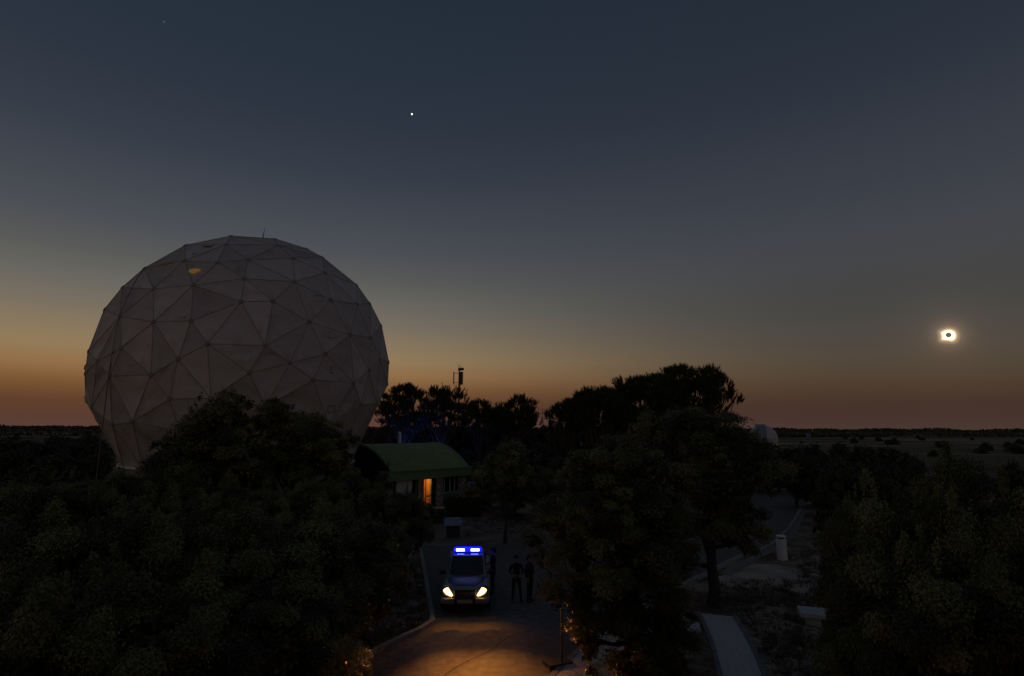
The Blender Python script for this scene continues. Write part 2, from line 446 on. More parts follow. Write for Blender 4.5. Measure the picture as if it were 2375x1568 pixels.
for u0, u1 in ((0.0, 0.095), (0.905, 1.0)):
    for j in range(7):
        ps = [quadpt(u0, j / 7 + .003), quadpt(u1, j / 7 + .003), quadpt(u1, (j + 1) / 7 - .003), quadpt(u0, (j + 1) / 7 - .003)]
        m_ = MB(); m_.prism([(p.x - pTL.x, p.y - pTL.y) for p in ps], -0.02, 0.14); m_.build('edging_stone', M['slab_edge'], path)
st = [G(1596, 1464), G(1618, 1447), G(1630, 1462), G(1620, 1474)]
m_ = MB(); m_.prism([(p.x - pTL.x, p.y - pTL.y) for p in [G(1590, 1468), G(1612, 1448), G(1621, 1448), G(1626, 1474)]], -0.02, 0.09); m_.build('side_slab', M['slab'], path)

# unseen block added under and behind the camera to shade the near trees
M['block_wall'] = pmat('block_render', (0.42, 0.40, 0.38), (0.5, 0.48, 0.46), 0.9, 1.0, 0.3, 10)
block = empty('observatory_block', (0, -7, 0)); tag(block, 'flat-roofed observatory block whose terrace overlooks the thicket and the road', 'building')
m_ = MB(); m_.box((0, 0, 2.65), (36, 14.4, 5.3)); m_.build('wall', M['block_wall'], block)
m_ = MB(); m_.box((0, 7.05, 5.75), (36, 0.25, 0.88)); m_.build('parapet', M['block_wall'], block)
m_ = MB(); m_.box((0, -3.0, 8.3), (34, 8, 5.98)); m_.build('upper_storey', M['block_wall'], block)  # taller storey added to block low sky light from the rear
# ------------------------------------------------------------------ radome
RD = 50.0
azl, azr = ray(196, 870), ray(901, 860)
AZC = (math.atan2(azl.x, azl.y) + math.atan2(azr.x, azr.y)) / 2
ANG = (math.atan2(azr.x, azr.y) - math.atan2(azl.x, azl.y)) / 2
top_el = math.asin(ray(577, 545).z)
# centre elevation from the top tangent
CEL = top_el - math.asin(math.sin(ANG) * 1.0) * 1.0
RC = Vector((RD * math.sin(AZC), RD * math.cos(AZC), CAM_H + RD * math.tan(CEL)))
DIST = (RC - Vector((0, 0, CAM_H))).length
RR = DIST * math.sin(ANG) * 1.004
def on_sphere(zx, zy):
    """front point of the dome seen at a place of the enlarged view used for reading the joints"""
    X = (300 + zx * 0.638) / 1.7254; Y = (900 + zy * 0.638) / 1.7254
    d = ray(X, Y); o = Vector((0, 0, CAM_H)) - RC
    b_ = o.dot(d); c = o.dot(o) - RR * RR; disc = b_ * b_ - c
    if disc <= 0:
        p = Vector((0, 0, CAM_H)) + d * (-b_) - RC
        return p.normalized()
    return (o + d * (-b_ - math.sqrt(disc))).normalized()
JOINTS = [(978, 70), (1253, 88), (1272, 128), (1453, 150), (1552, 203), (693, 128), (948, 122), (893, 235), (1085, 217), (1368, 210), (1568, 300), (1062, 337), (1376, 356),
          (742, 378), (492, 402), (685, 225), (435, 272), (297, 392), (280, 573), (492, 608), (727, 601), (1042, 480), (1241, 479), (1605, 470), (1770, 497), (1770, 375), (1850, 493),
          (1470, 606), (1724, 689), (1853, 707), (1921, 632), (830, 746), (1192, 756), (290, 771), (646, 841), (1347, 864), (1570, 808), (1910, 838), (1845, 910), (1967, 862), (475, 942),
          (217, 946), (140, 855), (83, 795), (1094, 927), (1493, 970), (1748, 989), (592, 1091), (851, 1086), (1195, 1138), (105, 1140), (63, 935), (63, 1105),
          (233, 1252), (360, 1233), (1793, 1125), (1890, 1120), (655, 1290), (1590, 1240), (1960, 1000), (185, 530)]
pts = [on_sphere(*j) for j in JOINTS]
BASE_SIN = -0.665
prs = random.Random(11)
cand = 0
nb = 18
for k in range(nb):
    a = 2 * math.pi * (k + 0.3) / nb
    r_ = math.sqrt(1 - BASE_SIN ** 2)
    pts.append(Vector((r_ * math.cos(a), r_ * math.sin(a), BASE_SIN)))
pts = [p for p in pts if p.z > BASE_SIN + 0.12 or abs(p.z - BASE_SIN) < 1e-6]
for it in range(9000):
    v = Vector((prs.gauss(0, 1), prs.gauss(0, 1), prs.gauss(0, 1))).normalized()
    if v.z < BASE_SIN + 0.14: continue
    if min((v - p).length for p in pts) > 0.37: pts.append(v)
bm = bmesh.new()
for p in pts: bm.verts.new(p * RR)
bmesh.ops.convex_hull(bm, input=bm.verts[:])
bm.verts.ensure_lookup_table()
zb = BASE_SIN * RR
faces = [[Vector(v.co) for v in f.verts] for f in bm.faces if not all(v.co.z < zb + 0.02 for v in f.verts)]
edges = [(Vector(e.verts[0].co), Vector(e.verts[1].co)) for e in bm.edges if not all(v.co.z < zb + 0.02 for v in e.verts)]
hubs = [Vector(v.co) for v in bm.verts if v.co.z > zb + 0.05]
bm.free()
def radome_mat():
    m, t, b = base_mat('radome_fabric')
    b.inputs['Roughness'].default_value = 0.75; b.inputs['Specular IOR Level'].default_value = 0.2
    g = t.nodes.new('ShaderNodeTexCoord')
    def noise(sc, det, d=0.0, scale=None):
        mp = t.nodes.new('ShaderNodeMapping'); t.links.new(g.outputs['Object'], mp.inputs[0])
        if scale: mp.inputs['Scale'].default_value = scale
        n = t.nodes.new('ShaderNodeTexNoise'); n.inputs['Scale'].default_value = sc; n.inputs['Detail'].default_value = det; n.inputs['Distortion'].default_value = d
        t.links.new(mp.outputs[0], n.inputs[0]); return n.outputs['Fac']
    def mix(f, a_, b2, c1, c2):
        r_ = t.nodes.new('ShaderNodeMapRange'); r_.inputs[1].default_value = a_; r_.inputs[2].default_value = b2; t.links.new(f, r_.inputs[0])
        n = t.nodes.new('ShaderNodeMix'); n.data_type = 'RGBA'
        for s, c in ((6, c1), (7, c2)):
            if isinstance(c, tuple): n.inputs[s].default_value = (*c, 1)
            else: t.links.new(c, n.inputs[s])
        t.links.new(r_.outputs[0], n.inputs[0]); return n.outputs[2]
    c = mix(noise(0.25, 5), 0.3, 0.7, (0.54, 0.48, 0.475), (0.66, 0.585, 0.58))
    c = mix(noise(0.8, 6, 0.6, (1, 1, 0.18)), 0.5, 0.8, c, (0.43, 0.365, 0.345))     # rain streaks
    oi = t.nodes.new('ShaderNodeObjectInfo')
    hs = t.nodes.new('ShaderNodeHueSaturation'); t.links.new(c, hs.inputs['Color'])
    vr = t.nodes.new('ShaderNodeMapRange'); vr.inputs[3].default_value = 0.84; vr.inputs[4].default_value = 1.12; t.links.new(oi.outputs['Random'], vr.inputs[0]); t.links.new(vr.outputs[0], hs.inputs['Value'])
    t.links.new(hs.outputs[0], b.inputs['Base Color'])
    bp = t.nodes.new('ShaderNodeBump'); bp.inputs['Strength'].default_value = 0.8; bp.inputs['Distance'].default_value = 0.16
    t.links.new(noise(0.9, 4, 1.2), bp.inputs['Height']); t.links.new(bp.outputs[0], b.inputs['Normal'])
    return m
M['radome'] = radome_mat()
M['seam'] = pmat('radome_seam', (0.36, 0.315, 0.31), (0.44, 0.39, 0.385), 0.7, 3)
M['hub'] = pmat('radome_joint', (0.28, 0.245, 0.24), (0.34, 0.30, 0.29), 0.7, 2)
RBASE = RC.z + zb
radome = empty('radome', (RC.x, RC.y, 0)); tag(radome, 'giant pale geodesic radome ball with triangular fabric panels', 'radome')
LC = Vector((0, 0, RC.z))
NSUB = 7
for fi, f in enumerate(faces):
    a, b_, c = f
    nrm_ = (b_ - a).cross(c - a).normalized()
    cen = (a + b_ + c) / 3
    if nrm_.dot(cen) < 0: b_, c = c, b_; nrm_ = -nrm_
    size = ((a - b_).length + (b_ - c).length + (c - a).length) / 3
    ph = [prs.uniform(0, 6.28) for _ in range(3)]
    amp = prs.uniform(0.2, 1.0)
    idx, vs_, fs = {}, [], []
    for i in range(NSUB + 1):
        for j in range(NSUB + 1 - i):
            u_, v_ = i / NSUB, j / NSUB; w_ = 1 - u_ - v_
            p = a * w_ + b_ * u_ + c * v_
            bub = 27 * u_ * v_ * w_
            edge = min(u_, v_, w_) * 3
            fold = 0
            for q, (o_, l1, l2) in enumerate(((a, b_, c), (b_, c, a), (c, a, b_))):
                r_ = (p - o_)
                if r_.length < 1e-5: continue
                th = math.atan2(r_.dot((l2 - o_).normalized()), r_.dot((l1 - o_).normalized()))
                fold += math.exp(-r_.length / (0.45 * size)) * math.sin(th * 11 + ph[q]) * (r_.length / size)
            p = p - nrm_ * (0.05 * bub * size / 4 * 1.6) + nrm_ * fold * amp * 0.6 * min(1, edge * 2.5)
            idx[(i, j)] = len(vs_); vs_.append(p - cen)
    for i in range(NSUB):
        for j in range(NSUB - i):
            fs.append((idx[(i, j)], idx[(i + 1, j)], idx[(i, j + 1)]))
            if i + j < NSUB - 1: fs.append((idx[(i + 1, j)], idx[(i + 1, j + 1)], idx[(i, j + 1)]))
    m_ = MB(); m_.add(vs_, fs)
    o = m_.build('panel', M['radome'], radome, smooth=True); o.location = cen + LC
mb = MB()
for a, b_ in edges: mb.tube([a + LC, b_ + LC], 0.034, 5)
tag(mb.build('seam_frame', M['seam'], radome), kind='stuff')
mb = MB()
for h in hubs:
    n_ = h.normalized(); u_ = n_.cross(Vector((0, 0, 1))).normalized(); w_ = n_.cross(u_)
    rg = []
    for off, rr in ((-0.02, 0.17), (0.035, 0.16), (0.055, 0.08)):
        rg.append([h + LC + n_ * off + (u_ * math.cos(k * math.pi / 4) + w_ * math.sin(k * math.pi / 4)) * rr for k in range(8)])
    mb.loft(rg)
tag(mb.build('joint_cover', M['hub'], radome), kind='stuff')
# base wall and bright rim
rb = RR * math.sqrt(1 - BASE_SIN ** 2)
M['base_wall'] = pmat('rendered_wall', (0.22, 0.20, 0.19), (0.30, 0.28, 0.27), 0.9, 1.5, 0.3, 14)
mb = MB(); mb.loft([[(rr * math.cos(2 * math.pi * k / 72), rr * math.sin(2 * math.pi * k / 72), z) for k in range(72)] for rr, z in ((rb + 0.16, -0.05), (rb + 0.16, RBASE - 0.02))])
mb.build('base_wall', M['base_wall'], radome, smooth=True)
mb = MB(); mb.loft([[(rr * math.cos(2 * math.pi * k / 72), rr * math.sin(2 * math.pi * k / 72), z) for k in range(72)] for rr, z in
                    ((rb - 0.15, RBASE - 0.01), (rb + 0.24, RBASE - 0.01), (rb + 0.24, RBASE + 0.11), (rb - 0.15, RBASE + 0.11))], cap=False)
mb.build('base_rim', M['white_metal'], radome, smooth=True)
# lightning rod on top and the cable down the left side
tp = Vector((0, 0, CAM_H))
rod0 = on_sphere(1178, 82) * RR + LC
mb = MB(); mb.tube([rod0, rod0 + Vector((0.05, 0, 0.45))], [0.04, 0.025], 5); mb.tube([rod0 + Vector((0.05, 0, 0.45)), rod0 + Vector((0.09, 0, 0.75))], [0.025, 0.012], 5)
mb.build('lightning_rod', M['dark_metal'], radome)
cab = [on_sphere(*q) * (RR + 0.06) + LC for q in ((440, 275), (390, 345), (330, 465), (282, 575), (262, 660), (240, 790), (217, 946))]
gpt = P(225, 1098, 45) - Vector((RC.x, RC.y, 0)); mid = P(249, 1000, 43.5) - Vector((RC.x, RC.y, 0))
mb = MB(); mb.tube(cab + [cab[-1].lerp(gpt, 0.5), gpt, Vector((gpt.x, gpt.y, 0))], 0.035, 5); mb.build('earthing_cable', M['grey_metal'], radome)
# small square repair patches and irregular orange patches
def facet_frame(zx, zy):
    X = (300 + zx * 0.638) / 1.7254; Y = (900 + zy * 0.638) / 1.7254
    d = ray(X, Y); o = Vector((0, 0, CAM_H)) - RC; best = None
    for f in faces:
        n_ = (f[1] - f[0]).cross(f[2] - f[0]).normalized()
        if n_.dot(f[0]) < 0: n_ = -n_
        dn = d.dot(n_)
        if dn > -0.02: continue
        t_ = (f[0] - o).dot(n_) / dn; p = o + d * t_
        cr_ = [(f[(i + 1) % 3] - f[i]).cross(p - f[i]).dot(n_) for i in range(3)]
        if all(c >= -1e-4 for c in cr_) or all(c <= 1e-4 for c in cr_):
            best = (p, n_)
    return best
for q in ((1531, 460), (1611, 689), (1625, 908), (1606, 1153)):
    fr = facet_frame(*q)
    if fr:
        p, n_ = fr; u_ = n_.cross(Vector((0, 0, 1))).normalized(); w_ = u_.cross(n_); s_ = 0.22
        mb = MB()
        for (da, db, la, lb) in ((-s_, 0, 0.03, s_), (s_, 0, 0.03, s_), (0, -s_, s_, 0.03), (0, s_, s_, 0.03)):
            c = p + LC + u_ * da * 1.25 + w_ * db + n_ * 0.02
            mb.add([c + u_ * i * la * (1.25 if la > 0.1 else 1) + w_ * j * lb + n_ * k * 0.012 for k in (-1, 1) for i, j in ((-1, -1), (1, -1), (1, 1), (-1, 1))],
                   [(3, 2, 1, 0), (4, 5, 6, 7), (0, 1, 5, 4), (1, 2, 6, 5), (2, 3, 7, 6), (3, 0, 4, 7)])
        mb.build('vent_frame', M['seam'], radome)
M['stain'] = pmat('weathered_orange', (0.60, 0.30, 0.10), (0.50, 0.27, 0.12), 0.35, 2, 0.2, spec=0.8)  # orange tone of the irregular patches
M['tear'] = emit_mat('torn_panel_lit_from_inside', (1.0, 0.50, 0.12), 0.11)  # orange light put in as emission
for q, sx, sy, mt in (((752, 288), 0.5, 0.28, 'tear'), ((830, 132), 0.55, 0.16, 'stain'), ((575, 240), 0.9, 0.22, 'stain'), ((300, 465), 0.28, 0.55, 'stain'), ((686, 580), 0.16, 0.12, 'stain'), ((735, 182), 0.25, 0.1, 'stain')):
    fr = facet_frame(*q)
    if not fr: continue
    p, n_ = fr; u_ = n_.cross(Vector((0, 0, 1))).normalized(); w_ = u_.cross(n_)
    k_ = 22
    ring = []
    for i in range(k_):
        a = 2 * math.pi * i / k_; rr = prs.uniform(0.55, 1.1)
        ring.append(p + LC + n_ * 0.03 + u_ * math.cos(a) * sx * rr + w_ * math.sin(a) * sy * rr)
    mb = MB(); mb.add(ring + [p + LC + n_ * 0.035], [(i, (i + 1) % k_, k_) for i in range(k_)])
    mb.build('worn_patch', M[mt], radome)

# ------------------------------------------------------------------ green barrel-roofed building
EAVE = 3.4
F0, F1 = G(886, 1095, EAVE), G(1093.5, 1081.6, EAVE)
bd = (F1 - F0); BL = bd.length; brz = math.atan2(bd.y, bd.x)
bld = empty('visitor_building', (F0.x, F0.y, 0), brz); tag(bld, 'low stone-clad building with a green barrel roof and lit doorway', 'building')
BW = 9.5
M['green_roof'] = pmat('green_sheet_roof', (0.23, 0.26, 0.085), (0.31, 0.335, 0.125), 0.5, 1.2, 0.15, 10, spec=0.5)
M['green_trim'] = pmat('green_trim', (0.18, 0.28, 0.13), (0.22, 0.33, 0.17), 0.45, 2)
M['dark_green'] = pmat('dark_green_frame', (0.025, 0.045, 0.03), None, 0.4)
M['plaster'] = pmat('white_plaster', (0.74, 0.72, 0.71), (0.82, 0.8, 0.79), 0.9, 2, 0.2, 12)
def stone_clad():
    m, t, b = base_mat('stone_cladding')
    g = t.nodes.new('ShaderNodeTexCoord')
    v = t.nodes.new('ShaderNodeTexVoronoi'); v.inputs['Scale'].default_value = 5.0; t.links.new(g.outputs['Object'], v.inputs[0])
    v2 = t.nodes.new('ShaderNodeTexVoronoi'); v2.feature = 'DISTANCE_TO_EDGE'; v2.inputs['Scale'].default_value = 5.0; t.links.new(g.outputs['Object'], v2.inputs[0])
    bw = t.nodes.new('ShaderNodeRGBToBW'); t.links.new(v.outputs['Color'], bw.inputs[0])
    rp = t.nodes.new('ShaderNodeValToRGB'); t.links.new(bw.outputs[0], rp.inputs[0])
    rp.color_ramp.elements[0].color = (0.36, 0.26, 0.22, 1); rp.color_ramp.elements[1].color = (0.8, 0.66, 0.6, 1)
    mr = t.nodes.new('ShaderNodeMapRange'); mr.inputs[2].default_value = 0.06; t.links.new(v2.outputs['Distance'], mr.inputs[0])
    mx_ = t.nodes.new('ShaderNodeMix'); mx_.data_type = 'RGBA'; mx_.inputs[6].default_value = (0.09, 0.07, 0.06, 1); t.links.new(rp.outputs[0], mx_.inputs[7]); t.links.new(mr.outputs[0], mx_.inputs[0])
    t.links.new(mx_.outputs[2], b.inputs['Base Color']); b.inputs['Roughness'].default_value = 0.9
    bp = t.nodes.new('ShaderNodeBump'); bp.inputs['Strength'].default_value = 0.9; bp.inputs['Distance'].default_value = 0.05; t.links.new(mr.outputs[0], bp.inputs['Height']); t.links.new(bp.outputs[0], b.inputs['Normal'])
    return m
M['clad'] = stone_clad()
M['glass_dark'] = pmat('dark_window_glass', (0.008, 0.008, 0.01), None, 0.08, spec=0.6)
def T(px): return BL * (px - 430) / (1295 - 430.0)
FZ = EAVE - 0.78
def bpart(name, x0, x1, y0, y1, z0, z1, mat):
    m_ = MB(); m_.box(((x0 + x1) / 2, (y0 + y1) / 2, (z0 + z1) / 2), (x1 - x0, y1 - y0, z1 - z0)); return m_.build(name, mat, bld)
# front wall pieces (front plane y = 0.45)
FY = 0.45
bpart('stone_pier', T(466), T(552), FY, FY + 0.4, 0, FZ - 0.004, M['clad'])
bpart('plaster_wall', T(552) + .004, T(738), FY + 0.14, FY + 0.4, 0, FZ - 0.004, M['plaster'])
bpart('narrow_window', T(738) + .004, T(772), FY + 0.2, FY + 0.3, 0.9, FZ - 0.004, M['glass_dark'])
bpart('plaster_wall', T(738) + .004, T(772), FY + 0.14, FY + 0.4, 0, 0.896, M['plaster'])
bpart('stone_pier', T(772) + .004, T(832), FY - 0.06, FY + 0.4, 0, FZ - 0.004, M['clad'])
bpart('side_panel', T(928), T(962), FY + 0.06, FY + 0.4, 0, FZ - 0.004, M['dark_green'])
bpart('stone_pier', T(962) + .004, T(1026), FY - 0.03, FY + 0.4, 0, FZ - 0.004, M['clad'])
bpart('stone_pier', T(1196), T(1276), FY - 0.03, FY + 0.4, 0, FZ - 0.004, M['clad'])
bpart('window_apron', T(1026) + .004, T(1196) - .004, FY + 0.08, FY + 0.4, 0, 0.95, M['clad'])
bpart('window_sill', T(1026) + .004, T(1196) - .004, FY - 0.06, FY + 0.4, 0.954, 1.2, M['green_trim'])
win = bpart('window', T(1026) + .004, T(1196) - .004, FY + 0.22, FY + 0.26, 1.204, FZ - 0.004, M['glass_dark'])
for px in (1053, 1112, 1162):
    m_ = MB(); m_.box((T(px), FY + 0.17, (1.204 + FZ) / 2), (0.06, 0.08, FZ - 1.21)); m_.build('mullion', M['white_metal'], win)
for z in (1.235, FZ - 0.035):
    m_ = MB(); m_.box(((T(1026) + T(1196)) / 2, FY + 0.19, z), (T(1196) - T(1026) - 0.03, 0.05, 0.055)); m_.build('window_rail', M['white_metal'], win)
# back and side walls
bpart('back_wall', 0.6, BL - 0.6, BW - 0.3, BW, 0, EAVE - 0.1, M['plaster'])
def gable(x0, x1, name):
    m_ = MB(); prof = [(0.46, 0), (BW - 0.31, 0), (BW - 0.31, EAVE - 0.12)]
    for k in range(13):
        t_ = 1 - k / 12; y = -0.1 + (BW + 0.2) * t_; z = EAVE - 0.2 + 2.0 * math.sin(math.pi * t_)
        if 0.46 < y < BW - 0.31: prof.append((y, z))
    prof.append((0.46, EAVE - 0.12))
    n = len(prof)
    m_.add([(x0, p[0], p[1]) for p in prof] + [(x1, p[0], p[1]) for p in prof], [tuple(range(n)), tuple(range(n, 2 * n))[::-1]] + [(i, (i + 1) % n, n + (i + 1) % n, n + i) for i in range(n)])
    return m_.build(name, M['gable'], bld)
M['gable'] = pmat('dark_gable_boards', (0.035, 0.035, 0.03), (0.05, 0.05, 0.045), 0.8, 3)  # open shade at the roof ends put into the near-black wall colour
gable(1.55, 1.75, 'gable_wall'); gable(BL - 0.65, BL - 0.45, 'gable_wall')
# fascia, roof
bpart('fascia', -0.02, BL + 0.06, -0.02, 0.40, FZ, EAVE - 0.10, M['green_trim'])
bpart('gutter', -0.06, BL + 0.1, -0.12, 0.42, EAVE - 0.096, EAVE + 0.02, M['green_trim'])
def arc(t_): return (0.1 + (BW - 0.1) * t_, EAVE + 0.0 + 2.05 * math.sin(math.pi * t_) ** 0.9)
XA, XB = T(520), T(1262)
rings_ = []
K = 28
out_, in_ = [], []
for k in range(K + 1):
    t_ = k / K; y, z = arc(t_); out_.append((y, z)); in_.append((y + 0.0, z - 0.12))
m_ = MB(); prof = out_ + in_[::-1]
m_.loft([[(x, p[0], p[1]) for p in prof] for x in (XA, XB)], cap=True)
roof = m_.build('roof', M['green_roof'], bld, smooth=True)
nr = 22
for i in range(nr + 1):
    x = XA + (XB - XA) * i / nr
    wd = 0.10 if i in (0, nr) else 0.022
    ht = 0.12 if i in (0, nr) else 0.035
    m_ = MB(); rg = []
    for k in range(K + 1):
        y, z = out_[k]; rg.append([(x - wd, y, z - (0.16 if i in (0, nr) else 0.0)), (x - wd, y, z + ht * .5), (x + wd, y, z + ht * .5), (x + wd, y, z - (0.16 if i in (0, nr) else 0.0))])
    m_.loft(rg); m_.build('roof_verge' if i in (0, nr) else 'standing_seam', M['green_trim'] if i in (0, nr) else M['green_roof'], roof)
# flue and aerial
m_ = MB(); fx, (fy, fz) = T(752) + 1.6, arc(0.5)
fl = P(958, 1028, (F0 - Vector((0, 0, 0))).xy.length + 5)
m_.tube([(fx, fy, fz - 0.1), (fx, fy, fz + 0.75), (fx - 0.02, fy, fz + 0.9), (fx - 0.12, fy, fz + 1.0)], [0.13, 0.13, 0.13, 0.12], 10); m_.build('flue_pipe', M['white_metal'], roof, smooth=True)
m_ = MB(); m_.tube([(fx + 0.5, fy, fz - 0.05), (fx + 0.5, fy, fz + 1.6)], 0.02, 5); m_.build('aerial', M['grey_metal'], roof)
for px in (556, 1277):
    m_ = MB(); m_.tube([(T(px), FY - 0.1, 0), (T(px), FY - 0.1, FZ + 0.1)], 0.055, 8); m_.build('downpipe', M['dark_green'], bld, smooth=True)
m_ = MB(); m_.tube([(T(768), FY - 0.14, 0.9), (T(768), FY - 0.14, FZ + 0.2)], 0.06, 8); m_.build('downpipe', M['dark_green'], bld, smooth=True)
# glazed doorway and the lit room behind
dr = empty('door'); dr.parent = bld
DX0, DX1 = T(832) + .004, T(928) - .004
frame = MB()
frame.box((DX0 + 0.04, FY + 0.2, FZ / 2), (0.07, 0.1, FZ - 0.02)); frame.box((DX1 - 0.04, FY + 0.2, FZ / 2), (0.07, 0.1, FZ - 0.02))
frame.box(((DX0 + DX1) / 2 - 0.12, FY + 0.17, FZ / 2), (0.06, 0.06, FZ - 0.02)); frame.box(((DX0 + DX1) / 2, FY + 0.2, FZ - 0.06), (DX1 - DX0 - 0.16, 0.1, 0.09))
frame.box((DX0 + 0.26, FY + 0.22, FZ / 2), (0.03, 0.04, FZ - 0.02))
frame.build('door_frame', pmat('door_frame_paint', (0.4, 0.33, 0.3), None, 0.5), dr)
m_ = MB(); m_.box(((DX0 + DX1) / 2 + 0.23, FY + 0.17, 1.1), (DX1 - DX0 - 0.62, 0.05, 0.14)); m_.build('push_bar', pmat('door_bar', (0.6, 0.5, 0.36), None, 0.4), dr)
M['room'] = pmat('warm_room_wall', (0.55, 0.27, 0.07), (0.65, 0.33, 0.09), 0.8, 2)
room = MB(); rx0, rx1 = DX0 - 0.9, DX1 + 0.2
room.box(((rx0 + rx1) / 2, FY + 1.75, 1.4), (rx1 - rx0, 0.08, 2.8)); room.box((rx0 - 0.04, FY + 1.5, 1.4), (0.08, 2.1, 2.8)); room.box((rx1 + 0.04, FY + 1.5, 1.4), (0.08, 2.1, 2.8))
room.box(((rx0 + rx1) / 2, FY + 1.5, 2.85), (rx1 - rx0 + 0.2, 2.3, 0.08)); room.build('entrance_lobby', M['room'], bld)
m_ = MB(); m_.box(((rx0 + rx1) / 2, FY + 1.4, 0.05), (rx1 - rx0, 2.3, 0.1)); m_.build('lobby_floor', pmat('lobby_floor', (0.5, 0.36, 0.2), None, 0.5), bld)
m_ = MB(); m_.box(((rx0 + rx1) / 2 + .15, FY + 1.5, 0.5), (rx1 - rx0 - 0.5, 0.3, 0.8)); m_.build('counter', pmat('counter_wood', (0.35, 0.16, 0.05), (0.45, 0.22, 0.07), 0.5, 3), bld)
lp = bpy.data.lights.new('lobby_lamp', 'POINT'); lp.energy = 24; lp.color = (1.0, 0.55, 0.16); lp.shadow_soft_size = 0.12
lo = bpy.data.objects.new('lobby_lamp', lp); col.objects.link(lo); lo.parent = bld; lo.location = ((DX0 + DX1) / 2 - 0.2, FY + 0.9, 2.3)
m_ = MB(); m_.tube([((DX0 + DX1) / 2 - 0.2, FY + 0.9, 2.81), ((DX0 + DX1) / 2 - 0.2, FY + 0.9, 2.72)], [0.16, 0.18], 12); m_.build('ceiling_lamp', emit_mat('lamp_glass', (1, 0.6, 0.25), 3), bld)
# doorstep, air conditioner, vent box
bpart('doorstep', T(790), T(1040), -0.8, FY - 0.07, -0.02, 0.16, M['kerb'])
ac = bpart('air_conditioner', T(700), T(764), FY - 0.32, FY + 0.02, 0.35, 0.95, M['white_metal'])
m_ = MB(); m_.tube([(T(722), FY - 0.325, 0.65), (T(722), FY - 0.34, 0.65)], [0.23, 0.22], 16); m_.build('fan_grille', M['black_metal'], ac)
bpart('vent_box', T(1042), T(1092), FY - 0.2, FY + 0.07, 0.25, 0.75, M['dark_metal'])

# ------------------------------------------------------------------ trees
def unit(v): return v / (np.linalg.norm(v, axis=1, keepdims=True) + 1e-9)

def crown_points(lobes, n, rs, shell=0.16, low=-0.55):
    c = np.array([l[0:3] for l in lobes], float); r_ = np.array([l[3:6] for l in lobes], float)
    ar = r_[:, 0] * r_[:, 1] + r_[:, 1] * r_[:, 2] + r_[:, 0] * r_[:, 2]
    k = rs.choice(len(lobes), size=int(n * 2.2), p=ar / ar.sum())
    d = unit(rs.normal(size=(len(k), 3)))
    keep = (d[:, 2] > low) | (rs.random(len(k)) < 0.25)
    k, d = k[keep], d[keep]
    ph = rs.uniform(0, 6.28, size=(len(lobes), 3))
    lump = 1 + 0.12 * np.sin(d[:, 0] * 5 + ph[k, 0]) * np.sin(d[:, 1] * 5 + ph[k, 1]) + 0.08 * np.sin(d[:, 2] * 7 + ph[k, 2])
    rad = (1 - np.abs(rs.normal(0, shell, len(k)))) * lump
    p = c[k] + d * r_[k] * rad[:, None]
    inside = np.zeros(len(k), bool)
    for j in range(len(lobes)):
        q = np.linalg.norm((p - c[j]) / r_[j], axis=1)
        inside |= (q < 0.72) & (k != j)
    p, d = p[~inside], d[~inside]
    return p[:n], d[:n]

def leaf_quads(p, a, Lh, W, rs):
    b_ = unit(np.cross(a, rs.normal(size=a.shape)))
    s = rs.uniform(0.65, 1.3, (len(p), 1))
    co = np.empty((len(p), 4, 3))
    co[:, 0] = p; co[:, 1] = p + a * Lh * 0.45 * s + b_ * W * 0.5 * s; co[:, 2] = p + a * Lh * s; co[:, 3] = p + a * Lh * 0.45 * s - b_ * W * 0.5 * s
    return co.reshape(-1, 3)

def leaf_facing(p, nrm_, Lh, W, rs, spread=0.4):
    """leaves whose faces look roughly along nrm_"""
    n_ = unit(nrm_ + rs.normal(0, spread, nrm_.shape))
    a = unit(np.cross(n_, rs.normal(size=n_.shape))); b_ = np.cross(n_, a)
    s_ = rs.uniform(0.65, 1.3, (len(p), 1))
    co = np.empty((len(p), 4, 3))
    co[:, 0] = p - a * Lh * 0.5 * s_; co[:, 1] = p + b_ * W * 0.5 * s_ + a * Lh * 0.05; co[:, 2] = p + a * Lh * 0.5 * s_ + n_ * Lh * 0.12; co[:, 3] = p - b_ * W * 0.5 * s_ + a * Lh * 0.05
    return co.reshape(-1, 3)

